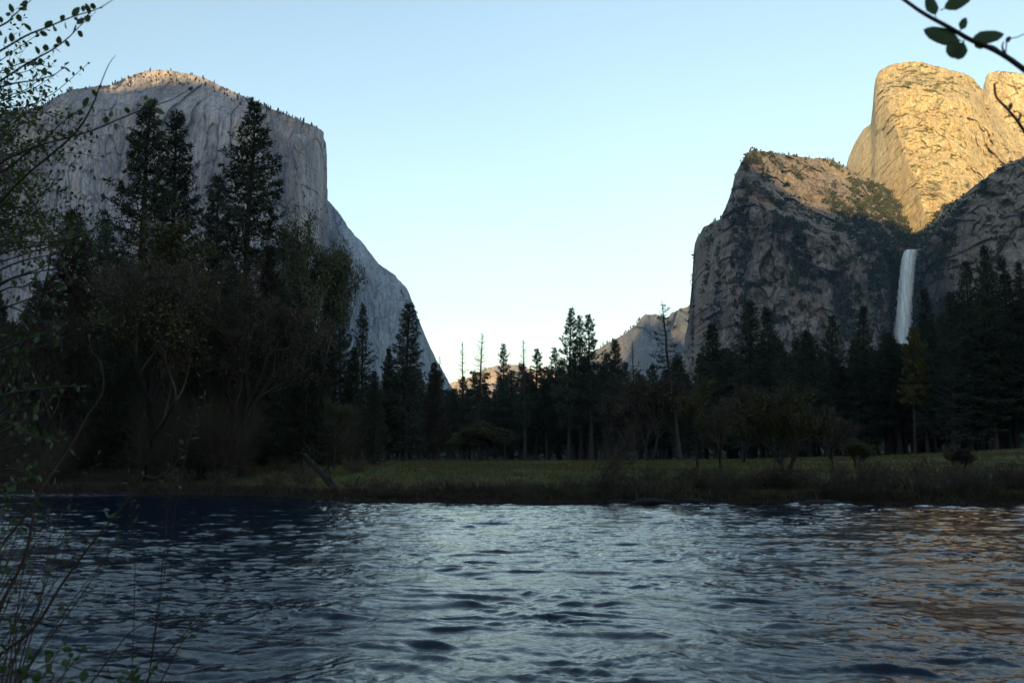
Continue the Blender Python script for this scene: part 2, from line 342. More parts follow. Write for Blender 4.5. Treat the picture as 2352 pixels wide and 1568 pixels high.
relief('mountain_golden_shoulder', 'smaller sunlit yellow summit behind the golden dome', 2225, 2560, 200, top_s2, 560, 200,
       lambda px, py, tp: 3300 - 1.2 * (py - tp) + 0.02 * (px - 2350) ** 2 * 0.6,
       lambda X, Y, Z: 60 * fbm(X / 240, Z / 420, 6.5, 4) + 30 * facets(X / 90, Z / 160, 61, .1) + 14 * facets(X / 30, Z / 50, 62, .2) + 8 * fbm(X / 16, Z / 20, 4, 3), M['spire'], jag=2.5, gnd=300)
# far ridge with the sentinel pillar
top_fr = poly([(1290, 880), (1340, 830), (1370, 802), (1400, 786), (1440, 762), (1462, 744), (1474, 728), (1484, 722), (1504, 720), (1520, 724), (1528, 733), (1545, 716), (1560, 708), (1575, 704), (1600, 690), (1700, 700)])
yf = spoly([(1290, 7600), (1440, 7400), (1470, 7000), (1500, 6900), (1520, 7000), (1535, 7300), (1700, 7200)])
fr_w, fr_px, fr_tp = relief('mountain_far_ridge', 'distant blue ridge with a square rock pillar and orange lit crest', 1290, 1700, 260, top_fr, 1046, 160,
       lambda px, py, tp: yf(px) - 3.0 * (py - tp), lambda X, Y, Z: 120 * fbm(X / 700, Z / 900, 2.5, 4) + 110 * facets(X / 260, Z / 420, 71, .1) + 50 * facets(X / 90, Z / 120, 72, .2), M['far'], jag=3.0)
top_f2 = poly([(900, 930), (1000, 885), (1040, 876), (1070, 868), (1105, 852), (1130, 842), (1160, 834), (1190, 838), (1225, 850), (1250, 843), (1290, 852), (1330, 838), (1365, 805), (1390, 795), (1430, 830), (1500, 900)])
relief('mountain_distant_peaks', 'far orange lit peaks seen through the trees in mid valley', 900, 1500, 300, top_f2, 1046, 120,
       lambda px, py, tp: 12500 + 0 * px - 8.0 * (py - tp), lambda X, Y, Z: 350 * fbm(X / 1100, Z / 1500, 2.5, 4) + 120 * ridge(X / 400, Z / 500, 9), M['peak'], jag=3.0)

# unseen ridge behind the viewpoint, its crest shaped to set the valley's evening shadow line
def west_shadow_ridge():
    a = R(200) - math.pi; T = np.array([math.sin(a), math.cos(a), 0]); Q = np.array([math.cos(a), -math.sin(a), 0]); D = 3500.0; te = math.tan(SUN_EL)
    Hf = poly([(-6000, 900), (-3600, 1150), (-2700, 1330), (-2399, 1390), (-2156, 1475), (-2022, 1490), (-1900, 1440), (-1785, 1375), (-1700, 1390), (-1600, 1545), (-1426, 1680), (-1222, 1585), (-900, 1400),
               (-500, 1000), (-260, 860), (-187, 810), (-66, 725), (103, 705), (300, 690), (600, 760), (2000, 900), (5000, 800)])
    u = np.linspace(-6000, 3500, 560); h = Hf(u) + D * te + 12 * fbm(u / 60, 0 * u, 3)
    sec = [(-1800, 0.0), (-1200, 0.30), (-600, 0.66), (0, 1.0), (600, 0.70), (1500, 0.34), (2600, 0.0)]
    V = np.array([[-(D - s) * T + uu * Q + np.array([0, 0, hh * k - 30 + (0 if k in (0, 1) else 60 * perlin(uu / 300, s / 300))]) for s, k in sec] for uu, hh in zip(u, h)])
    V[..., 2] += np.array([0, 0, 0, 30, 0, 0, 0])[None]
    n, m = V.shape[:2]; i = np.arange(n - 1)[:, None]; j = np.arange(m - 1)[None]
    A = Acc(); A.add(V, np.stack([i * m + j, i * m + j + 1, (i + 1) * m + j + 1, (i + 1) * m + j], -1).reshape(-1, 4))
    tag(A.obj('hill_west_shadow_ridge', [M['hill']], smooth=True), 'unseen wooded ridge behind the viewpoint, crest shaped to shade the valley', None, None, 'structure')
west_shadow_ridge()

# ------------------------------------------------------------------ ground and river
bank_px = [(0, 1132), (300, 1131), (600, 1136), (800, 1148), (1100, 1151), (1400, 1152), (1700, 1153), (2000, 1156), (2352, 1158)]
_bx, _by = [], []
for px, py in bank_px:
    Y = EYE * F / (py - HOR); _bx.append((px - CX) / F * Y); _by.append(Y)
def bank(X): return np.interp(X, [-200] + _bx + [200], [66] + _by + [40]) + 0.5 * perlin(np.asarray(X) / 5.0, 1.3) + 0.25 * perlin(np.asarray(X) / 1.3, 7.3)
def ground(X, Y):
    X = np.asarray(X, float); Y = np.asarray(Y, float)
    d = Y - bank(X)
    mx = X / np.maximum(Y, 1.0)
    z = -1.1 + 1.55 * ss(-1.2, 0.7, d) + 0.75 * ss(0.5, 16, d)
    rise = np.interp(mx, [-0.6, 0.05, 0.25, 0.42, 0.55, 1.0], [0, 0.0, 0.35, 1.4, 2.7, 4])
    z = z + rise * ss(55, 185, Y)
    z = z + (0.10 * fbm(X / 6, Y / 6, 1, 3) + 0.25 * perlin(X / 25, Y / 25, 3)) * ss(0, 8, d)
    near = 1 - ss(2.5, 6.5, Y + 0.4 * perlin(X / 2.0, 4.0))
    z = z * (1 - near) + near * (0.55 + 0.1 * perlin(X, Y))
    z = np.where(Y > 900, z + (np.minimum(Y, 1500) - 900) * 0.02, z)
    # talus at the foot of the right hand and left hand cliffs
    z = z + 115 * ss(750, 1750, Y) * ss(0.12, 0.28, mx) * (1 - ss(3000, 4000, Y)) + 60 * ss(1300, 2700, Y) * ss(-0.1, -0.22, mx) * (1 - ss(4000, 5000, Y))
    return z
def grid_sheet(name, xs, ys, zf, mat, smooth=True):
    X, Y = np.meshgrid(xs, ys); V = np.stack([X, Y, zf(X, Y)], -1); n, m = X.shape
    i = np.arange(n - 1)[:, None]; j = np.arange(m - 1)[None]
    a = Acc(); a.add(V, np.stack([i * m + j, i * m + j + 1, (i + 1) * m + j + 1, (i + 1) * m + j], -1).reshape(-1, 4))
    return a.obj(name, [mat], smooth=smooth)
def gmat():
    m, t, b = newmat('meadow_ground')
    g = noise(t, (1/14, 1/14, 1/14), 6, 0.65); f = noise(t, (1.1, 1.1, 1.1), 6, 0.7)
    c = mix(t, ramp(t, g, [(0.42, 0), (0.58, 1)]), (.040, .054, .015), (.100, .080, .028))
    c = mix(t, ramp(t, f, [(0.35, .6), (0.6, 0)]), c, (.028, .026, .012))
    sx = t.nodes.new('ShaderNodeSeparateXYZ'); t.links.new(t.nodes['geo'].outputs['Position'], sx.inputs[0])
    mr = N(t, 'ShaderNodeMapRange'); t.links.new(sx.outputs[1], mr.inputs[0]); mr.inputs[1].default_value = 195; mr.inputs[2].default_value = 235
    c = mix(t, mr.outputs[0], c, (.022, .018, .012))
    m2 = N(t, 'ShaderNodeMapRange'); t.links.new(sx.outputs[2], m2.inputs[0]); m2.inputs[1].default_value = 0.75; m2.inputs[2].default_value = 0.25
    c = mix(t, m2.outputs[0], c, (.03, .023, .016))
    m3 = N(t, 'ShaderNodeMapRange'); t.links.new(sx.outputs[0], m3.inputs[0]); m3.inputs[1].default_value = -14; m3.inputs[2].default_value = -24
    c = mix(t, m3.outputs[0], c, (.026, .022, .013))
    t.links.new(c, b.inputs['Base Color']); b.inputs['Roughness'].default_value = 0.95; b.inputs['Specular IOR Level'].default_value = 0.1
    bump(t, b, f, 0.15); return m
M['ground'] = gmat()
def spaced(lim, d0, k):
    v = [0.0]; d = d0
    while v[-1] < lim: v.append(v[-1] + d); d = d0 + k * v[-1]
    return np.array(v)
pos = spaced(8700, 0.5, 0.022); pos = pos[pos < 8900]; xs = np.concatenate([-pos[:0:-1], pos])
ys = np.concatenate([[-7900.0], -spaced(6000, 1.5, 0.15)[:0:-1], spaced(15800, 0.35, 0.012)])
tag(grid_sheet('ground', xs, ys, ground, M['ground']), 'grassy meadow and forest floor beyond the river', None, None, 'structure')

def wmat():
    m, t, b = newmat('river_water')
    at = N(t, 'ShaderNodeAttribute', attribute_name='foam')
    n = noise(t, (2.2, 5.0, 3.0), 5, 0.7, 0.5)
    fo = N(t, 'ShaderNodeMath', operation='MULTIPLY'); t.links.new(at.outputs['Fac'], fo.inputs[0]); t.links.new(ramp(t, n, [(0.42, 0), (0.6, 1)]), fo.inputs[1])
    c = mix(t, fo.outputs[0], (.002, .010, .024), (.62, .66, .70)); t.links.new(c, b.inputs['Base Color'])
    rr = N(t, 'ShaderNodeMath', operation='MULTIPLY_ADD'); t.links.new(fo.outputs[0], rr.inputs[0]); rr.inputs[1].default_value = 0.6; rr.inputs[2].default_value = 0.02
    t.links.new(rr.outputs[0], b.inputs['Roughness']); b.inputs['IOR'].default_value = 1.33
    h1 = noise(t, (8, 7, 1), 5, 0.6, 0.8); h2 = noise(t, (24, 20, 1), 4, 0.6, 0.5)
    ad = N(t, 'ShaderNodeMath', operation='MULTIPLY_ADD'); t.links.new(h2, ad.inputs[0]); ad.inputs[1].default_value = 0.25; t.links.new(h1, ad.inputs[2])
    bump(t, b, ad.outputs[0], 0.010, 1.0); return m
M['water'] = wmat()
def river():
    ys = np.geomspace(4.5, 70, 1000); ts = np.sinh(np.linspace(-1.6, 1.6, 1450)) / math.sinh(1.6) * 1.4
    Y = np.broadcast_to(ys[:, None], (len(ys), len(ts))); X = ts[None] * (Y + 4)
    wx = X + 0.45 * fbm(X / 2.5, Y / 2.5, 3.3, 2); wy = Y + 0.45 * fbm(X / 2.6, Y / 2.6, 8.8, 2)
    calm = 0.30 + 0.70 * ss(-0.3, 0.35, fbm(X / 4, Y / 4, 12.0, 3))
    z = (0.036 * fbm(wx / 1.35, wy / 1.0, 0.5, 3) + calm * (0.0200 * (ridge(wx / .62, wy / 0.52, 2.2, 2) - .8) + 0.0120 * (ridge(wx / .27, wy / 0.24, 7.7, 2) - .8)) + (0.0024 + .0010 * calm) * fbm(wx / 0.10, wy / 0.10, 5, 2)
         + 0.030 * ss(0.2, .7, fbm(X / 1.4, Y / .8, 22.0, 3)))
    # standing waves
    r = np.random.default_rng(11)
    for k in range(420):
        cy = r.uniform(10, 42); cx = r.uniform(-0.55, 0.55) * cy; L = r.uniform(0.22, 0.85); s = r.uniform(.08, .20); A = s * r.uniform(.10, .24)
        e = np.exp(-((wx - cx) / L) ** 2 - ((wy - cy) / (s * 1.6)) ** 2)
        z = z + A * e * (0.4 + np.cos((wy - cy + 0.25 * (wx - cx)) / s * 2.2))
    d = bank(X) - Y
    rap = np.exp(-((d - 1.6 - .8 * perlin(X / 3, 2.2)) / 0.9) ** 2) * ss(4, 10, X) * ss(-.25, .5, perlin(X / 3.1, 9.1) + .6 * perlin(X / .8, Y / .5, 4.4)) + 0.25 * np.exp(-((d - 2.5) / 2) ** 2) * ss(-18, -28, X) * 1.0
    bumpy = ridge(X / 1.1, Y / 0.8, 6.6, 3)
    z = z + rap * (0.07 * bumpy + 0.01)
    foam = np.clip(rap * 2.2 * ss(0.1, 0.9, bumpy + 0.9 * perlin(X / 2.2, Y / 2.0, 3.0)), 0, 1)
    crest = ss(0.17, 0.25, z) * 0.5
    foam = np.clip(foam + crest, 0, 1)
    V = np.stack([X, Y, z], -1); n, m = X.shape; i = np.arange(n - 1)[:, None]; j = np.arange(m - 1)[None]
    a = Acc(); a.add(V, np.stack([i * m + j, i * m + j + 1, (i + 1) * m + j + 1, (i + 1) * m + j], -1).reshape(-1, 4))
    o = a.obj('river_water', [M['water']], smooth=True)
    at = o.data.attributes.new('foam', 'FLOAT', 'POINT'); at.data.foreach_set('value', foam.astype(np.float32).ravel())
    tag(o, 'rippling dark blue river with small standing waves', None, None, 'structure')
river()

# ------------------------------------------------------------------ trees
def conifer(seed, H=30.0, cb=0.25, W=0.16, step=0.55, per=5, tuft=0.42, top_bare=0.0, foliage=1.0, needle='needle', bark='bark', droop=0.5, clump=1.0, lean=0.0, rag=0.35, nb=6):
    """trunk mesh and crown mesh of one conifer of height H"""
    r = np.random.default_rng(seed)
    zz = np.linspace(0, H, 14); wob = np.cumsum(r.normal(size=(14, 2)) * H * 0.0022, 0)
    tp = np.stack([wob[:, 0] + lean * zz, wob[:, 1], zz], 1); rad = H * 0.0125 * (1 - zz / H) ** 0.8 + 0.03; rad[0] *= 1.35
    T = Acc(); tube(T, tp, rad, 8); 
    A = Acc(); cen, dr = [], []
    z = cb * H; k = 0
    gap = 1 + 0.3 * perlin(np.arange(400) / 3.0, seed * 1.7)
    while z < H * 0.985:
        t = (z - cb * H) / (H * (1 - cb)); n = max(3, int(per + r.integers(-1, 2)))
        for b in range(n):
            az = k * 2.399 + r.normal() * 0.4; k += 1
            L = W * H * (min(1.0, 0.55 + 2.2 * t) * (1 - t) ** 0.75 + 0.03) * r.uniform(1 - rag, 1.12) * gap[int(t * 30)]
            if r.random() < 0.07: L *= 1.3
            el = math.tan(R(-18 + 55 * t + r.normal() * 8))
            s = np.linspace(0, 1, 5)[:, None]; h = np.array([math.cos(az), math.sin(az), 0.0])
            z0 = z + r.normal() * 0.12; base = np.array([np.interp(z0, zz, tp[:, 0]), np.interp(z0, zz, tp[:, 1]), z0])
            pts = base + h * L * s + np.array([0, 0, 1.0]) * (el * L * s - droop * L * 0.35 * s * (1 - s) * 2 + 0.12 * L * s**3)
            tube(A, pts, (0.05 + 0.008 * L) * (1 - s[:, 0] * 0.8), 3, 1)
            if t > 1 - top_bare or r.random() > foliage: 
                for q in range(3):   # bare side sticks
                    u = r.uniform(0.3, 0.95); p0 = pts[0] + (pts[-1] - pts[0]) * u; sd = np.cross(h, [0, 0, 1.0]) * r.choice([-1, 1])
                    tube(A, [p0, p0 + (sd + h) * 0.22 * L * (1.1 - u) + [0, 0, 0.1]], [0.022, 0.008], 3, 1)
                continue
            m = max(4, int(L * 6.5 * clump)); u = r.uniform(0.12, 1.0, m) ** 0.65
            c = np.stack([np.interp(u, s[:, 0], pts[:, i]) for i in range(3)], 1)
            lat = r.uniform(-1, 1, m) * 0.42 * L * (1.12 - u); sd = np.cross(h, [0, 0, 1.0])
            c = c + sd * lat[:, None] + h * (-np.abs(lat) * 0.0)[:, None] + r.normal(size=(m, 3)) * [.07, .07, .10]
            c[:, 2] -= np.abs(lat) * 0.12
            d = h * 0.7 + sd * np.sign(lat)[:, None] * 0.6 + np.array([0, 0, 0.35]); cen.append(c); dr.append(np.broadcast_to(d, c.shape))
        z += step * r.uniform(0.75, 1.25) * (1.15 - 0.5 * t)
    if cen: blades(A, np.concatenate(cen), np.concatenate(dr), nb, tuft, tuft * 0.24, 0.75, r, 0)
    return T.mesh('trunk', [M[bark]], True), A.mesh('crown', [M[needle], M['twig']])

def leafy(seed, H=14.0, spread=0.30, leaf='leaf_o', leaves=10, twigs=7, bark='bark2', fork=0.22, lv=4, leafsize=0.10, lean=0.0, stems=1, twlen=0.55, up=0.34, kids=(3, 5)):
    """broadleaf tree in early spring: forked trunk, bare limbs, a haze of twigs and small leaves"""
    r = np.random.default_rng(seed); T = Acc(); A = Acc(); cen, dr = [], []
    def grow(p, d, L, rad, l):
        n = 5; pts = [p]; q = p; dd = d / np.linalg.norm(d)
        for i in range(n - 1):
            dd = dd + r.normal(size=3) * 0.13 + np.array([0, 0, up * 0.25]); dd /= np.linalg.norm(dd); q = q + dd * L / (n - 1); pts.append(q)
        pts = np.array(pts); tube(T if l < 2 else A, pts, np.linspace(rad, rad * 0.55, n), 7 if l < 2 else 4 if l < 3 else 3, 0 if l < 2 else 1)
        if l >= lv - 1:
            m = 3; u = r.uniform(0.2, 1, m)[:, None]; c = pts[0] + (pts[-1] - pts[0]) * u; cen.append(c); dr.append(np.broadcast_to(dd, c.shape))
        if l == lv: return
        for k in range(r.integers(kids[0], kids[1] + 1)):
            i = r.integers(2, n) if k else n - 1
            a = r.normal(size=3); a -= a.dot(dd) * dd; a /= np.linalg.norm(a)
            ang = r.uniform(0.25, 0.75) + spread * 0.5
            grow(pts[i], dd * math.cos(ang) + a * math.sin(ang) + np.array([0, 0, up]), L * r.uniform(0.55, 0.82), rad * r.uniform(.45, .62), l + 1)
    for s in range(stems):
        az = r.uniform(0, 6.28); o = np.array([math.cos(az), math.sin(az), 0]) * (0.35 if stems > 1 else 0)
        grow(np.array([0, 0, -0.3]) + o * 0.5, np.array([lean, 0, 1.0]) + o * (0.9 if stems > 1 else 0), H * (0.36 if stems == 1 else 0.30), H * 0.020 / math.sqrt(stems), 0)
    c = np.concatenate(cen); d = np.concatenate(dr)
    blades(A, c, d, twigs, twlen * H / 14, 0.022 * H / 14 + 0.008, 0.6, r, 1)
    if leaves:
        cc = np.repeat(c, leaves, 0) + r.normal(size=(len(c) * leaves, 3)) * 0.26 * H / 14
        blades(A, cc, r.normal(size=cc.shape), 1, leafsize * 1.6, leafsize, 0.5, r, 0)
    zmax = max(v[:, 2].max() for v in A.v)
    for acc in (T, A):
        for v in acc.v: v *= H / zmax
    return T.mesh('trunk', [M[bark]], True), A.mesh('crown', [M[leaf], M['twig']])

def bush(seed, H=2.2, n=26, leaf=None, spread=0.7, lean=0.0, leaves=0, twlen=0.30):
    """multi-stemmed riverside willow scrub"""
    r = np.random.default_rng(seed); A = Acc(); B = Acc(); cen, dr = [], []
    for k in range(n):
        az = r.uniform(0, 6.28); o = np.array([math.cos(az), math.sin(az) , 0]); h = H * r.uniform(0.5, 1.0); sp = spread * r.uniform(0.2, 1)
        s = np.linspace(0, 1, 6)[:, None]; p = o * 0.25 * H * r.random() + o * sp * h * s**1.3 + np.array([lean * h, 0, 0]) * s**1.2 + np.array([0, 0, 1.0]) * h * (s - 0.18 * sp * s**3) + r.normal(size=(6, 3)) * 0.03 * s
        p[0, 2] -= 0.25
        tube(A, p, np.linspace(0.016, 0.004, 6) * (H / 2.2) ** 0.5, 3, 0)
        u = r.uniform(0.25, 1, 9)[:, None]; c = p[0] + (p[-1] - p[0]) * u; cen.append(c); dr.append(np.broadcast_to(p[-1] - p[-3], c.shape) / (np.linalg.norm(p[-1] - p[-3]) + 1e-6))
    c = np.concatenate(cen); d = np.concatenate(dr)
    blades(A, c, d, 6, twlen * H / 2.2, 0.016, 0.55, r, 0)
    a = A.mesh('stems', [M['twig']])
    if not leaves: return a, None
    cc = np.repeat(c, leaves, 0) + r.normal(size=(len(c) * leaves, 3)) * 0.16
    blades(B, cc, r.normal(size=cc.shape), 1, 0.10, 0.05, 0.5, r, 0)
    return a, B.mesh('leaves', [M[leaf]])

def px2w(px, Y): return float((px - CX) / F * Y * math.cos(0))   # lateral position of a frame column at depth Y near the horizon
def plant(name, meshes, parts, px, Y, top, H, label, cat, group=None, rz=None, xs=1.0, base=None):
    """stand one tree at frame column px and depth Y so that its top reaches row `top`"""
    x = px2w(px, Y); g = float(ground(x, Y)) if base is None else base
    zt = float(P(px, top, Y)[2]); s = (zt - g) / H if top is not None else 1.0
    o = thing(name, (x, Y, g), label, cat, group, rng.uniform(0, 6.28) if rz is None else rz, s)
    o.scale = (s * xs, s * xs, s); o.rotation_euler = (rng.normal() * .015, rng.normal() * .02, o.rotation_euler[2])
    for m, p in zip(meshes, parts):
        if m: mkobj(p, m, o)
    return o
TC = ('trunk', 'crown')
PINE = [conifer(11, 32, .16, .150, .62, 5, .46, rag=.5, clump=1.0), conifer(12, 32, .20, .130, .55, 5, .44, rag=.4), conifer(13, 32, .14, .165, .62, 5, .46, rag=.5), conifer(14, 32, .22, .145, .60, 5, .46, rag=.45)]
FOR = [conifer(21, 32, .16, .135, .62, 5, .55, needle='needle_b', nb=5), conifer(22, 32, .22, .145, .66, 5, .58, nb=5), conifer(23, 32, .10, .150, .62, 5, .56, needle='needle_b', nb=5, rag=.5),
       conifer(24, 32, .36, .125, .68, 5, .56, nb=5, rag=.5), conifer(25, 32, .14, .12, .58, 5, .5, needle='needle_b', nb=5)]
OPEN = [conifer(31, 34, .24, .135, .8, 5, .62, needle='needle_b', clump=1.0, rag=.6, nb=5), conifer(32, 34, .28, .115, .8, 5, .58, clump=1.0, rag=.55, nb=5)]
BARETOP = [conifer(41, 30, .30, .14, .75, 5, .50, top_bare=.45, clump=.9), conifer(42, 30, .3, .12, .75, 5, .5, top_bare=.62, foliage=.7)]
SNAG = [conifer(51, 28, .35, .11, 1.0, 4, .4, top_bare=1.0), conifer(52, 28, .4, .14, .9, 4, .4, foliage=.25, needle='dry', lean=-.12)]
GOLD = conifer(61, 32, .42, .145, .70, 6, .60, needle='needle_o', clump=1.3, nb=6)
BROWN = conifer(62, 24, .12, .20, .50, 6, .45, needle='dry', clump=1.1)
D_GREY = leafy(71, 15, .42, 'leaf_g', 16, 6, leafsize=.13)
D_OLIVE = leafy(72, 14, .42, 'leaf_o', 18, 6, leafsize=.13)
D_BARE = [leafy(73, 14, .5, 'leaf_b', 7, 9), leafy(74, 14, .38, 'leaf_b', 8, 9), leafy(75, 14, .55, 'leaf_b', 6, 10, stems=2)]
D_WIL = leafy(76, 11, .35, 'leaf_o', 12, 8, stems=2, leafsize=.10, up=.35)
D_SM = [leafy(77, 9, .5, 'leaf_o', 8, 8, stems=3), leafy(78, 9, .45, 'leaf_b', 5, 9, stems=2)]

# --- the tall conifers of the left bank
for nm, me, px, Y, top, lab, xs in (
    ('pine_tree', PINE[0], 320, 92, 224, 'tall dark pine with an open ragged top, before the grey cliff at left', 1.0),
    ('pine_tree', PINE[1], 398, 100, 254, 'dark slender pine close beside a slightly taller pine at left', .9),
    ('pine_tree', PINE[2], 551, 96, 238, 'tallest free standing pine seen against the middle of the grey cliff', 1.0),
    ('pine_tree', PINE[3], 487, 104, 396, 'shorter dark pine tucked against the left flank of a taller pine', .8),
    ('pine_tree', BROWN, 150, 84, 486, 'brownish conifer low at left behind the hanging twigs', .9),
    ('pine_tree', PINE[3], 222, 110, 500, 'dark pine filling in left of the paired tall pines', .8),
    ('pine_tree', PINE[1], 50, 96, 640, 'dark pine at the left edge behind the shrub branches', .9),
    ('pine_tree', PINE[0], 830, 118, 696, 'dark dense conifer at the right end of the left bank trees', .72),
    ('pine_tree', PINE[2], 786, 108, 636, 'conifer with a rounded top right of the pale green broadleaf tree', .7),
    ('pine_tree', PINE[0], 640, 112, 520, 'dark pine half hidden behind the pale green broadleaf tree', .75),
    ('pine_tree', FOR[2], 930, 150, 694, 'lone blue green conifer in front of the blue grey buttress', 1.15),
    ('pine_tree', BROWN, 1000, 140, 832, 'low brownish conifer at the foot of the blue grey buttress', .8),
    ('pine_tree', BROWN, 895, 152, 800, 'brownish conifer left of the lone blue green conifer', .6)):
    H = {id(BROWN): 24}.get(id(me), 32)
    plant(nm, me, TC, px, Y, top, H, lab, 'tree', 'tall conifers on the left bank', xs=xs * 1.18)
# --- broadleaf trees standing along the left bank
for me, px, Y, top, lab, xs, H in (
    (D_GREY, 712, 74, 462, 'pale grey green broadleaf tree with an airy crown at the cliff edge', .62, 15),
    (D_OLIVE, 432, 66, 498, 'olive green broadleaf tree standing before the tall pines', 1.0, 14),
    (D_BARE[0], 330, 62, 560, 'brown nearly bare broadleaf tree left of the olive green one', 1.0, 14),
    (D_BARE[1], 560, 64, 600, 'dark nearly bare broadleaf tree between the olive and pale green trees', 1.0, 14),
    (D_BARE[0], 90, 64, 700, 'bare broadleaf tree deep in shade at the left edge', 1.0, 14),
    (D_GREY, 770, 66, 900, 'low grey green broadleaf tree leaning over the grassy bank', .85, 15),
    (D_BARE[1], 480, 66, 790, 'low bare tree in the dark middle of the left bank', .9, 14)):
    plant('broadleaf_tree', me, TC, px, Y, top, H, lab, 'tree', 'broadleaf trees along the left bank', xs=xs)
# --- more conifers packed in the shade behind them
LOWP = [conifer(15, 26, .05, .165, .50, 6, .42, rag=.45, clump=1.1), conifer(16, 26, .03, .19, .50, 6, .42, rag=.5, clump=1.1), conifer(17, 26, .07, .15, .50, 6, .42, needle='dry', rag=.45, clump=1.0)]
r9 = np.random.default_rng(99)
for k, (px, top) in enumerate(((20, 740), (95, 690), (178, 640), (250, 590), (292, 640), (372, 600), (470, 640), (520, 600), (600, 560), (640, 640), (690, 610), (745, 700), (806, 800), (862, 850), (30, 860), (330, 800), (560, 780), (650, 820), (740, 860), (702, 735), (722, 800), (684, 790))):
    plant('pine_tree', LOWP[k % 3], TC, px, (r9.uniform(68, 86) + (14 if px > 640 else 0) if k < 19 else 69.0 + (k - 19) * 1.5), top, 26, 'full dark conifer branched to the ground in the front row of the left bank wood', 'tree', 'front row conifers on the left bank', xs=r9.uniform(.85, 1.15))
r3 = np.random.default_rng(33)
for i in range(34):
    px = r3.uniform(-80, 860); Y = r3.uniform(100, 165); top = np.interp(px, [-80, 250, 600, 860], [620, 600, 640, 820]) + r3.uniform(-10, 140)
    plant('pine_tree', [*PINE, *FOR][r3.integers(0, 9)], TC, px, Y, top, 32, 'dark conifer deep in the shaded wood behind the left bank', 'tree', 'conifers in the shaded left wood', xs=r3.uniform(.9, 1.4))
# --- middle trees against the sky
for me, px, Y, top, lab, xs, H in (
    (SNAG[0], 1008, 205, 812, 'thin dead pole tree at the foot of the blue buttress', 1, 28),
    (BARETOP[1], 1065, 205, 783, 'thin conifer with bare top, left one of the bare topped pair', .9, 30),
    (BARETOP[0], 1098, 200, 764, 'tallest bare topped conifer, foliage only on its lower half', 1.15, 30),
    (OPEN[0], 1160, 215, 787, 'pine standing alone in the gap right of the bare topped pair', .9, 34),
    (BARETOP[1], 1206, 210, 778, 'bare topped conifer rising from the dark clump in mid valley', 1.0, 30),
    (OPEN[1], 1232, 218, 800, 'bushy topped pine beside the bare topped conifer in mid valley', 1.4, 34),
    (OPEN[0], 1282, 220, 796, 'shorter pine just left of the three tall slender pines', 1.1, 34),
    (OPEN[0], 1306, 205, 706, 'tallest of the three slender pines against the white sky', 1.0, 34),
    (OPEN[1], 1334, 210, 724, 'middle one of the three slender pines against the white sky', .95, 34),
    (OPEN[1], 1358, 204, 722, 'right one of the three slender pines, before an orange crest', 1.25, 34),
    (FOR[0], 1414, 200, 778, 'short blue green conifer before the far blue ridge', 1.2, 32),
    (SNAG[0], 1456, 175, 775, 'straight brown dead pole tree before the square rock pillar', .8, 28),
    (SNAG[1], 1560, 150, 694, 'crooked dead tree with bare side branches before the brown cliff corner', 1.2, 28),
    (FOR[2], 1720, 180, 690, 'large dark conifer at the foot of the brown cliff', 1.5, 32),
    (FOR[1], 1640, 185, 742, 'dark conifer left of the large one under the brown cliff', 1.3, 32),
    (FOR[0], 1782, 175, 704, 'tall brownish conifer right of the large dark one', 1.2, 32),
    (FOR[3], 1855, 172, 758, 'dark conifer below the middle of the brown cliff', 1.2, 32),
    (FOR[2], 1908, 176, 722, 'grey flecked conifer under the brown cliff', 1.1, 32),
    (FOR[4], 1988, 172, 700, 'tall narrow conifer left of the waterfall', 1.3, 32),
    (FOR[1], 2048, 178, 770, 'dark conifer just left of the foot of the waterfall', 1.1, 32),
    (GOLD, 2096, 160, 752, 'yellow green conifer standing right below the waterfall', .95, 32),
    (FOR[4], 2140, 172, 655, 'dark conifer right of the waterfall', 1.2, 32),
    (FOR[0], 2190, 168, 668, 'dark conifer between the waterfall and the tallest right hand tree', 1.2, 32),
    (PINE[1], 2278, 158, 560, 'tallest dark conifer at the right, before the pale cliff', .95, 32),
    (PINE[3], 2236, 164, 596, 'dark conifer just left of the tallest right hand one', .9, 32),
    (PINE[0], 2328, 160, 588, 'tall dark conifer near the right edge', .95, 32),
    (PINE[2], 2385, 158, 600, 'dark conifer cut by the right edge', .9, 32)):
    plant('conifer_tree', me, TC, px, Y, top, H, lab, 'tree', 'conifers beyond the meadow', xs=xs)
# --- forest wall beyond the meadow, row behind row
r4 = np.random.default_rng(44)
for row, (Y0, n, dt) in enumerate(((215, 46, 60), (240, 52, 30), (270, 50, 16), (330, 40, 4))):
    for i in range(n):
        px = 840 + (1640 + 60 * row) * (i + r4.uniform(.1, .9)) / n; k = np.interp(px, [840, 1500, 1700, 2400], [1, 1, .82, .75]); Y = Y0 * k * r4.uniform(.95, 1.05)
        top = np.interp(px, [840, 900, 1000, 1060, 1120, 1200, 1280, 1400, 1500, 1600, 1750, 2000, 2150, 2400], [880, 862, 880, 890, 875, 862, 850, 838, 850, 830, 800, 800, 740, 680]) + dt * .5 - 14 + r4.uniform(-26, 44)
        lab = 'dark conifer in the wood beyond the meadow, right of the valley gap' if px > 1480 else 'dark conifer in the low wood across the valley gap'
        plant('conifer_tree', FOR[r4.integers(0, 5)], TC, px, Y, top, 32, lab, 'tree', 'conifers in the right hand wood' if px > 1480 else 'conifers across the valley gap', xs=r4.uniform(1.2, 2.0))
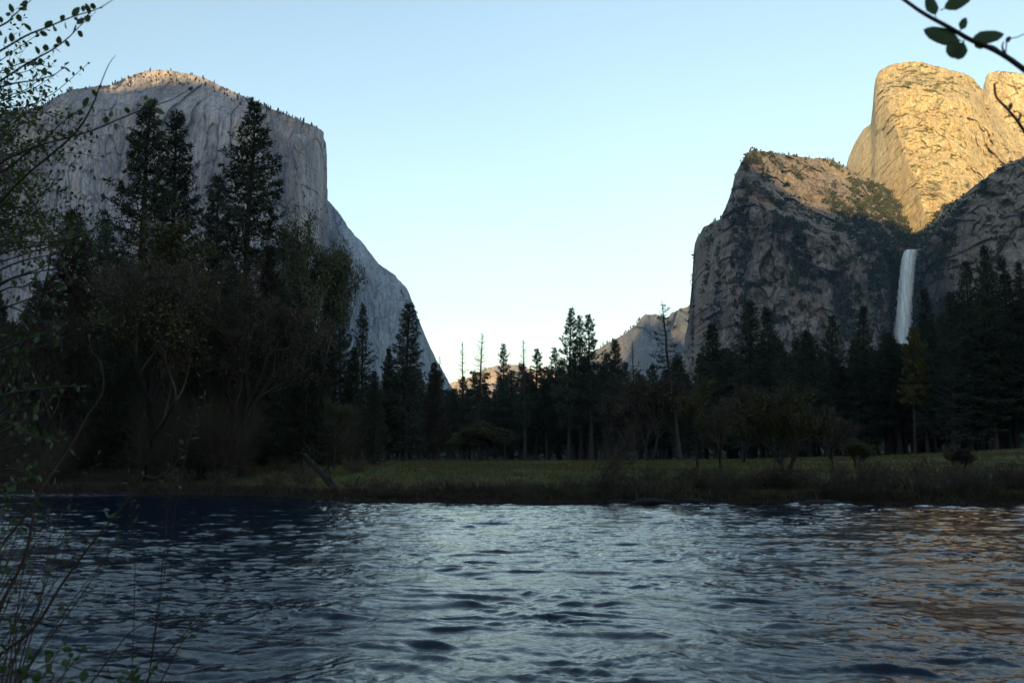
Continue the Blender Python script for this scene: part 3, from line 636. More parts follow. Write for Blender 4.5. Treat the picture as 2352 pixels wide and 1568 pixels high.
# --- broadleaf trees on and beyond the meadow
for me, px, Y, top, lab, xs, H in (
    (D_SM[1], 1490, 150, 830, 'brown nearly bare tree before the far blue ridge', 1.1, 9),
    (D_SM[1], 1440, 165, 870, 'reddish bare tree left of the brown one', .9, 9),
    (D_OLIVE, 1600, 62, 862, 'olive leaved tree with a dark trunk at the meadow edge', 1.0, 14),
    (D_BARE[1], 1652, 58, 905, 'thin grey tree right of the olive leaved one', 1.0, 14),
    (D_WIL, 1800, 48.5, 858, 'yellow green tree with a thick forked trunk at the river edge', 1.0, 11),
    (D_BARE[1], 1905, 60, 930, 'dim bare tree right of the forked yellow green tree', 1.0, 14),
    (D_BARE[2], 1700, 110, 880, 'brown bare tree at the far edge of the meadow', 1.2, 14),
    (D_SM[1], 2195, 52, 1010, 'small dark bare tree on the right bank meadow', 1.2, 9),
    (D_SM[0], 1105, 185, 960, 'pale bare thicket tree before the dark wood in mid valley', 1.7, 9),
    (D_SM[0], 1065, 190, 990, 'lower pale thicket tree beside a taller one in mid valley', 1.5, 9),
    (D_SM[0], 1960, 70, 1000, 'dim olive thicket tree left of the yellow green conifer', 1.3, 9)):
    plant('broadleaf_tree', me, TC, px, Y, top, H, lab, 'tree', 'broadleaf trees by the meadow', xs=xs)
# --- willow leaning over the river, leaning trunk, drift wood
lw = bush(81, 4.6, 16, 'leaf_g', .22, .42, 5, .45)
x = px2w(1352, 47.5); o = thing('willow_shrub', (x, 46.6, 0.0), 'leaning yellowish willow with long bent stems at the water edge', 'willow', None, 0.0)
mkobj('stems', lw[0], o); mkobj('leaves', lw[1], o)
def leaning_trunk():
    o = thing('leaning_trunk', (px2w(790, 50), 49.5, 0.0), 'bare dark tree trunk leaning out of the river to the left', 'dead tree')
    A = Acc(); p = smooth_path([P(800, 1150, 49.5), P(775, 1128, 50), P(745, 1092, 51.0), P(712, 1058, 52), P(700, 1044, 52.5)], 16) - np.array(o.location)
    tube(A, p, np.linspace(.26, .10, 16), 8); A.obj('trunk', [M['bark2']], o, True)
    B = Acc(); r = np.random.default_rng(4)
    for k in range(7):
        q = p[5 + k]; d = np.array([r.normal() * .5, r.normal() * .5, 1]) ; tube(B, smooth_path([q, q + d * .6, q + d * 1.1 + r.normal(size=3) * .2], 5), np.linspace(.05, .012, 5), 4)
    tube(B, smooth_path([P(800, 1146, 49.5), P(812, 1120, 49.6), P(826, 1092, 49.8)], 6) - np.array(o.location), np.linspace(.10, .03, 6), 6)
    B.obj('branches', [M['bark2']], o)
leaning_trunk()
def drift(px, py, Y, L, lab, seed):
    r = np.random.default_rng(seed); g = P(px, py, Y); o = thing('driftwood', tuple(g), lab, 'driftwood', 'driftwood at the far bank')
    A = Acc(); tube(A, smooth_path([(-L / 2, 0, -.1), (-L / 5, .1, .12), (L / 5, -.05, .1), (L / 2, 0, -.05)], 8), [.07, .12, .14, .14, .13, .1, .08, .05], 7); A.obj('log', [M['bark2']], o, True)
    B = Acc()
    for k in range(9):
        u = r.uniform(-.45, .45) * L; d = np.array([r.normal() * .4, r.normal() * .3, r.uniform(.3, 1)]); tube(B, smooth_path([(u, 0, .05), np.array([u, 0, .05]) + d * .35, np.array([u, 0, .05]) + d * .7 + r.normal(size=3) * .15], 5), np.linspace(.03, .006, 5), 4)
    B.obj('branches', [M['twig']], o)
drift(1500, 1156, 44.6, 2.4, 'tangle of drift branches in the river right of the leaning willow', 1)
drift(1890, 1160, 43.2, 2.6, 'dark root log in white water below the bank bushes', 2)
drift(1590, 1155, 45.0, 1.6, 'small snag poking from the river near the bank', 3)
drift(1020, 1092, 95.0, 3.2, 'fallen grey branch lying on the meadow', 5)
# --- bushes along the bank
BU = [bush(91, 2.2, 34), bush(92, 1.8, 30), bush(93, 2.4, 34, 'leaf_o', .7, .1, 3), bush(94, 1.6, 28, 'leaf_b', .8, -.1, 3), bush(95, 2.8, 38, None, .55)]
r5 = np.random.default_rng(55)
spots = [(px, r5.uniform(.0, 2.2), r5.uniform(.22, .42)) for px in np.linspace(820, 1330, 30)] + [(px, r5.uniform(.0, 3), r5.uniform(.34, .70)) for px in np.linspace(1370, 2480, 52)] + \
        [(px, r5.uniform(1, 12), r5.uniform(.4, .8)) for px in r5.uniform(-80, 820, 22)] + [(px, r5.uniform(3, 9), r5.uniform(.25, .5)) for px in r5.uniform(1480, 2480, 26)]
for px, dy, s in spots:
    Yb = 47.0
    for _ in range(4): Yb = float(bank((px - CX) / F * Yb)) + dy
    x = px2w(px + r5.uniform(-8, 8), Yb); m = BU[r5.integers(0, 5)]
    if px < 820: lab, g = 'low dark bush on the shaded left bank', 'bushes on the left bank'
    elif px < 1340: lab, g = 'low reddish brown willow bush on the bank below the open meadow', 'bushes below the open meadow'
    else: lab, g = 'bare brown willow bush crowding the right hand river bank', 'bushes on the right hand bank'
    o = thing('willow_shrub', (x, Yb, float(ground(x, Yb)) - .02), lab, 'bush', g, r5.uniform(0, 6.28), s); o.scale = (s * 1.25, s * 1.25, s)
    mkobj('stems', m[0], o)
    if m[1]: mkobj('leaves', m[1], o)
THICK = [bush(96, 5.0, 46, 'leaf_b', .5, 0, 9, .8), bush(97, 6.0, 50, 'leaf_o', .4, .05, 9, .8), bush(98, 4.2, 44, 'leaf_b', .7, 0, 8, .7)]
r8 = np.random.default_rng(88)
for k in range(44):
    px = r8.uniform(-120, 840); Yb = 60.0 + r8.uniform(0, 26) + (14 if px > 560 else 0); x = px2w(px, Yb); m = THICK[k % 3]; s = r8.uniform(.6, 1.25) * (.7 if px > 560 else 1)
    o = thing('thicket_shrub', (x, Yb, float(ground(x, Yb)) - .05), 'tall dark thicket shrub filling the shade under the left bank trees', 'bush', 'thicket under the left bank trees', r8.uniform(0, 6.28), s)
    mkobj('stems', m[0], o); mkobj('leaves', m[1], o)
# --- meadow grass
def grass():
    r = np.random.default_rng(66); n = 26000
    Y = 44 + 170 * r.random(n) ** 1.7; X = (r.uniform(-.42, .62, n)) * Y; d = Y - bank(X); k = (d > 0.1) & (X / Y > -.27 + .04 * perlin(Y / 4, 1.0)); X, Y = X[k], Y[k]
    c = np.stack([X, Y, ground(X, Y) - .02], 1); A = Acc(); sc_ = (0.5 + Y / 90)
    m = fbm(X / 9, Y / 9, 2, 2)
    for j in range(2):
        k = (m > 0) if j else (m <= 0)
        N_ = k.sum(); d0 = np.tile([0, 0, 1.0], (N_, 1)); q = 5
        cc = np.repeat(c[k], q, 0) + r.normal(size=(N_ * q, 3)) * [.12, .12, 0]; s = np.repeat(sc_[k], q)[:, None]
        dd = np.tile([0, 0, 1.0], (N_ * q, 1)) + r.normal(size=(N_ * q, 3)) * [.35, .35, .1]; L = r.uniform(.12, .32, (N_ * q, 1)); W = .022 * s
        sd = np.cross(dd, r.normal(size=dd.shape)); sd /= np.linalg.norm(sd, axis=1)[:, None]
        A.add(np.stack([cc - sd * W, cc + sd * W, cc + dd * L], 1), np.arange(N_ * q * 3).reshape(-1, 3), j)
    X = r.uniform(-45, 45, 14000); Y = bank(X) + r.uniform(-.35, .7, 14000); c = np.stack([X, Y, np.maximum(ground(X, Y), -.05) - .03], 1)
    blades(A, c, np.tile([0, -.35, 1.0], (14000, 1)), 4, .26, .03, .5, r, 2)
    tag(A.obj('grass', [M['grass_a'], M['grass_b'], M['twig']]), 'short green and straw coloured grass on the meadow', 'grass', None, 'stuff')
M['grass_a'] = simple('meadow_grass', (.078, .094, .022), .8, .4, .4)
M['grass_b'] = simple('dry_meadow_grass', (.115, .092, .034), .8, .4, .4)
grass()
# --- distant forest on the valley floor and the talus: one mass
def far_forest():
    r = np.random.default_rng(77); A = Acc()
    n = 5200; th = r.uniform(-.75, .75, n); Y = 420 * (4.6) ** r.random(n); X = th * Y
    X2 = r.uniform(.17, .62, 2600); Y2 = r.uniform(800, 1500, 2600); X = np.concatenate([X, X2 * Y2]); Y = np.concatenate([Y, Y2]); n = len(X)
    z = ground(X, Y) - 1; H = r.uniform(16, 34, n); K = 9
    # each conifer: a stack of ragged skirts
    ang = np.arange(7) / 7 * 2 * math.pi
    for lev in range(K):
        t = lev / K; rr = H * 0.15 * (1 - t) ** .8 * r.uniform(.7, 1.25, n); zz = z + H * (0.12 + 0.88 * t); zt = z + H * np.minimum(1, 0.12 + .88 * (t + .20))
        aa = ang[None] + r.uniform(0, 6.28, (n, 1)); R_ = rr[:, None] * r.uniform(.45, 1.25, (n, 7))
        ring = np.stack([X[:, None] + R_ * np.cos(aa), Y[:, None] + R_ * np.sin(aa), zz[:, None] - R_ * .25 + r.normal(size=(n, 7)) * .3], -1)
        apex = np.stack([X, Y, zt], -1)[:, None]
        V = np.concatenate([ring, apex], 1); b = np.arange(n)[:, None] * 8
        j = np.arange(7)[None]; f = np.stack([b + j, b + (j + 1) % 7, b + 7 + 0 * j], -1).reshape(-1, 3); A.add(V, f, 0)
    tag(A.obj('forest_distant_mass', [M['needle_b']]), 'distant dark conifer forest covering the valley floor and the cliff foot', 'forest', None, 'stuff')
far_forest()
# --- brush and trees clinging to the cliffs
def scrub(name, W, pxs, n, test, mat, label, size, seed):
    r = np.random.default_rng(seed); nr, nc = W.shape[:2]
    i = r.integers(2, nr - 2, n * 6); j = r.integers(2, nc - 2, n * 6); w = W[i, j]
    tz = (W[i - 2, j] - W[i + 2, j]); slope = np.abs(tz[:, 1]) / (np.linalg.norm(tz, axis=1) + 1e-6)
    k = test(pxs[j], w, slope, r); w = w[k][:n]; m = len(w)
    A = Acc(); s = size * r.uniform(.5, 1.5, (m, 1)); q = 7
    c = np.repeat(w + [0, -1, .5] * s, q, 0) + r.normal(size=(m * q, 3)) * np.repeat(s, q, 0) * [.55, .4, .35]
    blades(A, c, r.normal(size=c.shape) + [0, 0, .6], 5, size * .8, size * .55, .8, r, 0)
    tag(A.obj(name, [M[mat]]), label, 'brush', None, 'stuff')
M['scrub'] = simple('cliff_scrub', (.048, .055, .030), .85, .5, .03)
M['scrub_y'] = simple('sunlit_scrub', (.13, .12, .04), .85, .5, .03)
scrub('brush_cliff_ledges', clf_w, clf_px, 5200, lambda p, w, s, r: ((s > .55) & (fbm(w[:, 0] / 60, w[:, 1] / 60, 3, 4) > .30 - .7 * (ss(1880, 2060, p) - ss(2110, 2170, p)) - .2 * (1 - ss(1700, 1780, p)))) | ((fbm(w[:, 0] / 50, w[:, 2] / 70, 8, 5) > .74) & (r.random(len(p)) < .4)), 'scrub', 'dark scrub growing on the ledges and hanging valley of the brown cliff', 5.0, 5)
TINY = []
for sd in range(4):
    r_ = np.random.default_rng(sd); A = Acc(); tube(A, [(0, 0, -2), (0, 0, 17)], [.5, .1], 4, 1); n_ = 60; zz_ = r_.uniform(.25, 1, n_); th_ = r_.uniform(0, 6.28, n_)
    rr_ = (1 - zz_) ** .7 * (5.5 if sd > 1 else 3.2) * r_.uniform(.3, 1, n_)
    blades(A, np.stack([rr_ * np.cos(th_), rr_ * np.sin(th_), zz_ * 17], 1), np.tile([0, 0, .4], (n_, 1)), 6, 2.6, 1.5, .9, r_, 0); TINY.append(A.mesh('rim_tree', [M['rimleaf'], M['bark']]))
def rim(W, pxs, lo, hi, n, lab, grp, seed, back=6, hmul=1.0, rowmax=3):
    r = np.random.default_rng(seed)
    for k in range(n):
        p = r.uniform(lo, hi); j = int(np.argmin(np.abs(pxs - p))); i = r.integers(0, rowmax); q = W[i, j]
        o = mkobj('rim_tree', TINY[r.integers(0, 4)]); o.location = (q[0], q[1], q[2] - 2); s = r.uniform(.25, .8) * hmul; o.scale = (s, s, s); o.rotation_euler = (0, 0, r.uniform(0, 6)); tag(o, lab, 'tree', grp)
rim(wall_w, wall_px, 290, 560, 100, 'tiny tree on the orange lit summit of the grey cliff', 'trees on the lit cliff summit', 1, rowmax=14)
rim(wall_w, wall_px, 560, 735, 50, 'tiny dark tree on the sloping right rim of the grey cliff', 'trees on the right rim of the grey cliff', 2)
rim(wall_w, wall_px, 0, 280, 45, 'tiny tree on the left rim of the grey cliff', 'trees on the left rim of the grey cliff', 3)
rim(clf_w, clf_px, 1700, 1960, 40, 'tiny tree on the top rim of the brown cliff', 'trees on the brown cliff rim', 4, hmul=.62)
rim(clf_w, clf_px, 1600, 1700, 9, 'tiny tree clinging to the left corner of the brown cliff', 'trees on the brown cliff corner', 5, hmul=.6)
rim(fr_w, fr_px, 1340, 1470, 46, 'tiny tree on the slanting crest of the far ridge', 'trees on the far ridge crest', 6, hmul=2.3)

# --- waterfall
def waterfall():
    m, t, b = newmat('white_water')
    c = mix(t, ramp(t, noise(t, (.45, .45, .03), 6, .65), [(.36, 0), (.58, 1)]), (.60, .65, .70), (.97, .98, .98)); t.links.new(c, b.inputs['Base Color']); b.inputs['Roughness'].default_value = .9
    bump(t, b, noise(t, (.4, .4, .04), 5, .6), 1.5)
    n, k = 70, 22; v = np.linspace(0, 1, n); u = np.linspace(0, math.pi, k)
    lx = poly([(0, 2083), (.08, 2077), (.3, 2071), (.6, 2066), (1, 2060)]); rx = poly([(0, 2106), (.08, 2101), (.3, 2096), (.6, 2091), (1, 2087)])
    r = np.random.default_rng(2); py = 573 + v * 227
    Y = float(np.interp(2092, clf_px, clf_w[:, :, 1].min(0))); Y = 1690.0
    L = P(lx(v) + .8 * fbm(v * 18, 0 * v, 1), py, Y); Rr = P(rx(v) + .8 * fbm(v * 18, 0 * v, 5), py, Y)
    a = (1 - np.cos(u)) / 2; V = L[:, None] * (1 - a)[None, :, None] + Rr[:, None] * a[None, :, None]
    V[..., 1] -= np.sin(u)[None] * (4 + 5 * v[:, None]) + 1.6 * fbm(V[..., 0] / 2.0, V[..., 2] / 30, 0, 3)
    Bk = V[:, ::-1].copy(); Bk[..., 1] = Y + 12 + np.sin(u)[None] * 3
    V = np.concatenate([V, Bk], 1); q = 2 * k; i = np.arange(n - 1)[:, None]; j = np.arange(q)[None]; jj = (j + 1) % q
    A = Acc(); A.add(V, np.stack([i * q + j, (i + 1) * q + j, (i + 1) * q + jj, i * q + jj], -1).reshape(-1, 4))
    A.add(V[0], [list(range(q))])
    e = 1500; vv = r.random(e) ** .7; pz = 573 + vv * 227; side = r.random(e) < .6; xx = np.where(side, lx(vv) - r.exponential(.8 + 2.6 * vv), rx(vv) + r.exponential(.5 + 1.6 * vv))
    blades(A, P(xx, pz, Y + r.uniform(-4, 6, e)), np.tile([0, 0, -1.0], (e, 1)), 2, 6.5, .55, .06, r, 0)
    tag(A.obj('waterfall', [m], smooth=True), 'tall thin white waterfall plunging down the brown cliff', 'waterfall')
waterfall()

# ------------------------------------------------------------------ shrubs and branches close to the camera
M['stem_near'] = simple('near_stem_bark', (.045, .030, .026), .8, .3, 40)
def leafmat(name, col):
    m = simple(name, col, .55, .3, 30, .35); t = m.node_tree; b = t.nodes['Principled BSDF']
    out = t.nodes['Material Output']; tr = t.nodes.new('ShaderNodeBsdfTranslucent'); tr.inputs[0].default_value = (col[0] * 1.2, col[1] * 1.6, col[2] * .6, 1)
    mx = t.nodes.new('ShaderNodeMixShader'); mx.inputs[0].default_value = .25
    t.links.new(b.outputs[0], mx.inputs[1]); t.links.new(tr.outputs[0], mx.inputs[2]); t.links.new(mx.outputs[0], out.inputs[0]); return m
M['leaf_near'] = leafmat('near_leaf_green', (.042, .070, .028))
M['leaf_far'] = leafmat('near_leaf_olive', (.060, .080, .030))
def leaves(acc, base, d, L, W, r, m=0, serr=0.0):
    """real leaf blades: midrib with a folded half on each side"""
    base = np.asarray(base, float); n = len(base)
    if n == 0: return
    d = d / (np.linalg.norm(d, axis=1)[:, None] + 1e-9); s = np.cross(d, r.normal(size=(n, 3)) * .7 + [0, .5, .8]); s /= np.linalg.norm(s, axis=1)[:, None] + 1e-9; nn = np.cross(s, d)
    L = (L * r.uniform(.6, 1.2, n))[:, None]; W = W * r.uniform(.75, 1.15, n)[:, None]
    u = [0, .12, .32, .55, .78, .93, 1]; wd = [0, .55, .95, 1.0, .72, .38, 0]; curl = r.uniform(-.25, .25, (n, 1))
    P_ = []
    for k, (a, b) in enumerate(zip(u, wd)):
        c = base + d * L * a + nn * L * curl * a * a; jj = 1 + serr * (-1) ** k
        if k in (0, 6): P_.append(c)
        else: P_ += [c, c + s * W * b * .5 * jj + nn * W * .12 * b, c - s * W * b * .5 * jj + nn * W * .12 * b]
    V = np.stack(P_, 1); K = V.shape[1]; o = (np.arange(n) * K)[:, None]
    q, t3 = [], [(0, 1, 2), (0, 3, 1)]
    for k in range(4):
        a = 1 + 3 * k; q += [(a, a + 3, a + 4, a + 1), (a, a + 2, a + 5, a + 3)]
    t3 += [(13, 16, 14), (13, 15, 16)]
    b0 = acc.n; acc.add(V, (o[:, None] + np.array(q)[None]).reshape(-1, 4), m)
    acc.f.append(((o[:, None] + np.array(t3)[None]).reshape(-1, 3) + b0, m))
def spray(S, Lf, path, r, rad=(.006, .002), leaf=.04, wid=.026, gap=.05, sub=0, sublen=.25, start=.15, sideleaf=True, tip=True, serr=0.0, dens=1.0):
    """one branch along `path` (world points) with alternate leaves and optional side twigs"""
    p = smooth_path(path, max(8, len(path) * 5)); tube(S, p, np.linspace(rad[0], rad[1], len(p)), 5)
    seg = np.linalg.norm(np.diff(p, axis=0), axis=1); cum = np.concatenate([[0], np.cumsum(seg)]); T = cum[-1]
    def at(x): return np.stack([np.interp(x, cum, p[:, i]) for i in range(3)], -1)
    x = np.arange(start * T, T, gap); x = x[r.random(len(x)) < dens]
    if sideleaf and len(x):
        b = at(x); dd = at(np.minimum(x + .02, T)) - at(np.maximum(x - .02, 0)); dd /= np.linalg.norm(dd, axis=1)[:, None] + 1e-9
        sd = np.cross(dd, [0, -1, 0]) * np.where(np.arange(len(x)) % 2, 1, -1)[:, None] + r.normal(size=b.shape) * .35
        d = dd * .5 + sd; pet = leaf * .22 * d / np.linalg.norm(d, axis=1)[:, None]; leaves(Lf, b + pet, d, leaf, wid, r, serr=serr)
        for a_, c_ in zip(b, pet): tube(S, [a_, a_ + c_ * 1.1], [.0009, .0007], 3)
    if tip: leaves(Lf, p[-1:], (p[-1] - p[-2])[None], leaf * .8, wid * .7, r)
    for k in range(sub):
        u = r.uniform(.12, .95) * T; b = at(u); dd = at(min(u + .03, T)) - at(max(u - .03, 0)); dd /= np.linalg.norm(dd)
        sd = np.cross(dd, [0, -1, 0]) * r.choice([-1, 1]); e = dd * r.uniform(.5, 1) + sd * r.uniform(.4, .9) + r.normal(size=3) * [.15, .4, .15]
        l = sublen * r.uniform(.5, 1.3) * (1.1 - .5 * u / T); q = [b, b + e * l * .5 + r.normal(size=3) * .01, b + e * l + r.normal(size=3) * .03]
        spray(S, Lf, q, r, (rad[1] * .9, rad[1] * .4), leaf * .85, wid * .85, gap, 0, 0, .1, True, True, serr, dens)
def near(name, lab, cat, loc, builds, leafm, seed, group=None, parts=('branches', 'leaves')):
    r = np.random.default_rng(seed); S, Lf = Acc(), Acc(); builds(S, Lf, r); o = thing(name, loc, lab, cat, group)
    for acc in (S, Lf):
        for v in acc.v: v -= np.array(loc)
    S.obj(parts[0], [M['stem_near']], o, True)
    if Lf.v: Lf.obj(parts[1], [leafm], o)
    return o
def PP(lst, Y): return [P(a, b, (Y if not isinstance(Y, tuple) else Y[0] + (Y[1] - Y[0]) * i / (len(lst) - 1))) for i, (a, b) in enumerate(lst)]

def upper(S, L, r):
    trunk = [(-2.75, 4.2, .45), (-2.9, 4.2, 1.6), (-3.0, 4.3, 3.0), (-3.2, 4.4, 5.2)]
    tube(S, smooth_path(trunk, 16), np.linspace(.07, .03, 16), 8)
    for l, y in (([(-420, 330), (-160, 210), (0, 117), (60, 82), (114, 60), (168, 38), (222, 21), (262, -2)], 3.6),
                 ([(-420, 420), (-160, 290), (0, 186), (60, 147), (120, 114), (156, 87), (180, 63), (212, 35)], 3.8),
                 ([(-420, 320), (-160, 130), (0, 60), (30, 36), (54, 15), (81, -8)], 3.9),
                 ([(-420, 400), (-160, 250), (0, 200), (40, 190), (75, 185), (123, 172), (150, 150)], 4.0)):
        spray(S, L, PP(l, (4.3, y)), r, (.0065, .0013), .040, .026, .042, 3, .10, .42, dens=.8)
    for l, y in (([(-420, 620), (-160, 480), (0, 375), (75, 339), (159, 315), (210, 300), (270, 275), (330, 250), (390, 230), (432, 207)], 3.2),
                 ([(-420, 560), (-160, 450), (0, 395), (50, 360), (105, 318), (138, 285), (180, 255), (213, 234)], 3.8)):
        spray(S, L, PP(l, (4.3, y)), r, (.0065, .0012), .038, .025, .060, 2, .08, .62, dens=.5)
    spray(S, L, PP([(-420, 900), (-120, 600), (0, 465), (60, 402), (150, 327), (186, 288), (216, 234), (228, 201), (249, 150), (266, 126)], (4.3, 3.4)), r, (.0075, .0008), .03, .02, .3, 1, .1, .6, dens=.2, tip=False)
    spray(S, L, PP([(-400, 500), (-60, 330), (10, 400), (60, 440), (110, 530), (160, 640)], (4.4, 4.0)), r, (.010, .002), .03, .02, .10, 4, .14, .4, dens=.5)
near('alder_shrub', 'near shrub with leafy twigs reaching up across the sky at upper left', 'shrub', (-2.75, 4.2, .45), upper, M['leaf_near'], 101)

def mass(S, L, r):
    tube(S, smooth_path([(-5.6, 8.0, .4), (-5.7, 8.1, 2.5), (-5.5, 8.2, 5), (-5.8, 8.3, 8)], 16), np.linspace(.11, .04, 16), 8)
    for k in range(74):
        py = 130 + 470 * r.random() ** .8; xe = r.uniform(20, 235) if py > 190 else r.uniform(0, 150); dy = r.uniform(-110, 60); Y = r.uniform(7.0, 9.0)
        l = [(-500, py + 160), (-160, py + 60 + r.normal() * 20), (-40, py + r.normal() * 18), (xe * .5, py + dy * .4 + r.normal() * 14), (xe, py + dy + r.normal() * 10)]
        spray(S, L, PP(l, (8.2, Y)), r, (.008, .0018), .044, .026, .042, 9, .34, .45, dens=.9)
near('willow_tree', 'small leaved tree whose dense dark twigs fill the upper left edge', 'tree', (-5.6, 8.0, .4), mass, M['leaf_far'], 102)

def midleft(S, L, r):
    tube(S, smooth_path([(-3.3, 5.0, .45), (-3.4, 5.0, 1.2), (-3.3, 5.1, 2.4)], 10), np.linspace(.05, .02, 10), 7)
    for l, y in (([(-60, 1000), (40, 900), (70, 763), (105, 646), (120, 560), (132, 445)], 4.6), ([(-60, 980), (75, 751), (105, 658), (170, 590), (225, 511)], 4.4),
                 ([(-140, 760), (0, 655), (60, 630), (150, 612), (262, 590)], 4.7), ([(-140, 700), (0, 620), (90, 590), (240, 570)], 5.0)):
        spray(S, L, PP(l, (5.0, y)), r, (.008, .0015), .036, .019, .09, 4, .2, .35, dens=.55)
    for k in range(26):
        py = r.uniform(560, 1120); xe = r.uniform(30, 260 if py < 900 else 140); Y = r.uniform(3.6, 5.4); dy = r.uniform(-130, 40)
        spray(S, L, PP([(-340, py + 170), (-130, py + 70), (0, py + r.normal() * 20), (xe * .6, py + dy * .5), (xe, py + dy)], (5.0, Y)), r, (.008, .0016), .034, .021, .07, 5, .2, .5, dens=.55)
    # long drooping twigs with a pale bark
    spray(S, L, PP([(-60, 1330), (63, 1176), (113, 1101), (168, 1017), (197, 962), (237, 895), (229, 828), (210, 807), (206, 777)], 3.6), r, (.006, .0014), .025, .018, .5, 0, 0, .8, dens=.3)
near('alder_shrub', 'near leafy shrub in deep shade along the middle of the left edge', 'shrub', (-3.3, 5.0, .45), midleft, M['leaf_near'], 103)

def lower(S, L, r):
    for l, y, rd in (([(-60, 1560), (71, 1448), (136, 1349), (183, 1283), (223, 1231), (267, 1181), (311, 1122), (332, 1092), (357, 1097), (397, 1071), (416, 1038), (445, 983), (466, 937), (470, 908)], 3.4, .0085),
                     ([(-60, 1560), (-5, 1400), (50, 1290), (80, 1180), (95, 1100), (118, 1010)], 3.3, .009), ([(-40, 1560), (0, 1400), (62, 1268), (80, 1150), (120, 1060), (140, 960)], 3.2, .008)):
        spray(S, L, PP([(l[0][0] - 60, 1760)] + l, y), r, (rd * .75, .001), .028, .012, .05, 3, .10, .72, dens=.8)
    for k in range(36):
        x0 = r.uniform(-170, 60); y0 = r.uniform(1480, 1620); an = r.uniform(.12, .62); ln = r.uniform(260, 520); Y = r.uniform(3.0, 4.2); c = r.normal() * 18
        l = [(x0 - 40, 1760), (x0, y0), (x0 + ln * .5 * math.sin(an) + c, y0 - ln * .5 * math.cos(an)), (x0 + ln * math.sin(an), y0 - ln * math.cos(an))]
        spray(S, L, PP(l, Y), r, (.0042, .0009), .030, .018, .10, 2, .16, .6, dens=.25)
    for k in range(13):    # leafy bottom corner
        x0 = r.uniform(-60, 250); y0 = r.uniform(1590, 1700); Y = r.uniform(2.9, 3.6)
        e = (x0 + r.uniform(10, 140), y0 - r.uniform(60, 260 - .5 * max(x0, 0)))
        spray(S, L, PP([(x0 - 30, y0 + 120), (x0, y0), ((x0 + e[0]) / 2 + r.normal() * 12, (y0 + e[1]) / 2), e], Y), r, (.004, .0012), .036, .027, .045, 2, .08, .25, dens=.8)
    for l in ([(300, 1640), (350, 1540), (400, 1480), (468, 1410), (505, 1376)], [(150, 1640), (215, 1560), (290, 1460), (330, 1430), (380, 1372)], [(330, 1640), (372, 1560), (420, 1470), (450, 1440)]):
        spray(S, L, PP(l, 3.5), r, (.004, .001), .022, .015, .07, 1, .06, .3, dens=.4)
near('willow_shrub', 'near shrub of thin upright stems leaning over the water at lower left', 'willow', (-2.0, 3.4, .5), lower, M['leaf_near'], 104, parts=('stems', 'leaves'))

def willowtips(S, L, r):
    for l in ([(330, 1640), (380, 1300), (420, 1080), (450, 930), (470, 830), (480, 740)], [(330, 1640), (370, 1330), (385, 1150), (398, 1010), (404, 925)], [(300, 1640), (310, 1300), (300, 1180), (296, 1085)]):
        spray(S, L, PP(l, 4.4), r, (.0025, .0007), .034, .0075, .028, 1, .08, .66, dens=.75)
near('willow_shrub', 'thin willow shoots with narrow pale leaves before the dark left bank', 'willow', (-1.6, 4.4, .5), willowtips, M['leaf_near'], 105, parts=('stems', 'leaves'))

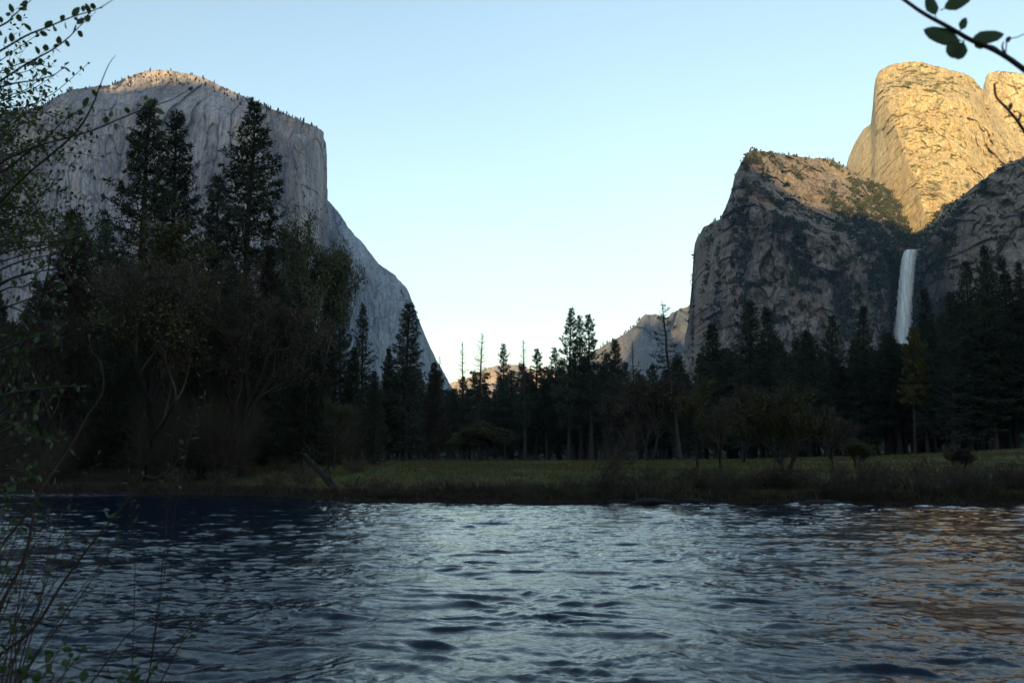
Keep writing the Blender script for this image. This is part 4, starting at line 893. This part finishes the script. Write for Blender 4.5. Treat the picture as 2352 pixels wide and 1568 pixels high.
def rightbranch(S, L, r):
    Y = 2.1; p = smooth_path(PP([(2010, -40), (2068, -6), (2120, 30), (2178, 62), (2230, 92), (2290, 118), (2352, 160), (2460, 250), (2620, 420)], Y), 40); tube(S, p, np.linspace(.0035, .0075, 40), 7)
    def lf(a, b, L_, W_, ser=.05):
        A_, B_ = P(*a, Y), P(*b, Y); tube(S, [A_, A_ + (B_ - A_) * .15], [.0014, .001], 4)
        n0 = len(L.v); leaves(L, [A_ + (B_ - A_) * .12], (B_ - A_)[None], L_, W_, type('q', (), dict(normal=lambda s, size: np.tile([0, .714, -1.143], (size[0], 1)), uniform=lambda s, a, b, z: np.full(z, 1.0 if a > 0 else .08)))(), serr=ser)
    k = Y / F
    lf((2215, 96), (2126, 66), 88 * k, 44 * k); lf((2215, 92), (2202, 128), 46 * k, 36 * k); lf((2205, 90), (2190, 122), 46 * k, 44 * k); lf((2205, 72), (2220, 40), 36 * k, 20 * k); lf((2222, 92), (2306, 76), 84 * k, 34 * k)
    lf((2150, 40), (2136, -6), 54 * k, 32 * k); lf((2160, 24), (2226, -10), 86 * k, 34 * k); lf((2265, 108), (2245, 104), 26 * k, 14 * k); lf((2300, 118), (2268, 100), 30 * k, 10 * k)
    tube(S, smooth_path(PP([(2312, 130), (2302, 108), (2306, 96)], Y), 6), np.linspace(.003, .0015, 6), 5)
    tube(S, smooth_path(PP([(2310, 128), (2314, 92), (2335, 86), (2370, 70)], Y), 8), np.linspace(.0016, .001, 8), 4); lf((2310, 98), (2318, 88), 20 * k, 12 * k)
near('overhanging_branch', 'blurred branch with dark round leaves hanging across the top right corner', 'branch', (1.8, 2.1, 2.9), rightbranch, M['leaf_near'], 106)
def righttwig(S, L, r):
    Y = 2.6; p = smooth_path(PP([(2283, 192), (2288, 222), (2312, 248), (2335, 275), (2352, 300), (2420, 400), (2520, 600)], Y), 24); tube(S, p, np.linspace(.0022, .006, 24), 6)
    tube(S, smooth_path(PP([(2286, 190), (2284, 200), (2288, 222)], Y), 5), [.001, .003, .0035, .0028, .002], 5)
    leaves(L, [P(2318, 252, Y), P(2336, 280, Y)], np.array([[.02, 0, .05], [.03, 0, .05]]), .028, .014, r)
near('overhanging_twig', 'reddish twig with a bud before the golden cliff at the right edge', 'twig', (1.6, 2.6, 2.9), righttwig, M['leaf_near'], 107)

# ------------------------------------------------------------------ air
def haze():
    m = bpy.data.materials.new('valley_haze'); m.use_nodes = True; t = m.node_tree
    t.nodes.remove(t.nodes['Principled BSDF']); v = t.nodes.new('ShaderNodeVolumePrincipled')
    v.inputs['Color'].default_value = (.50, .76, 1.0, 1); v.inputs['Density'].default_value = HAZE; v.inputs['Anisotropy'].default_value = 0.0
    t.links.new(v.outputs[0], t.nodes['Material Output'].inputs['Volume'])
    x, y0, y1, z0, z1 = 9000, -8000, 16500, -60, 2500
    V = [(a, b, c) for a in (-x, x) for b in (y0, y1) for c in (z0, z1)]
    A = Acc(); A.add(V, [(0, 1, 3, 2), (4, 6, 7, 5), (0, 4, 5, 1), (2, 3, 7, 6), (0, 2, 6, 4), (1, 5, 7, 3)])
    o = A.obj('haze', [m]); tag(o, 'thin blue evening haze filling the valley', 'haze', None, 'stuff')
HAZE = 4.3e-5
haze()
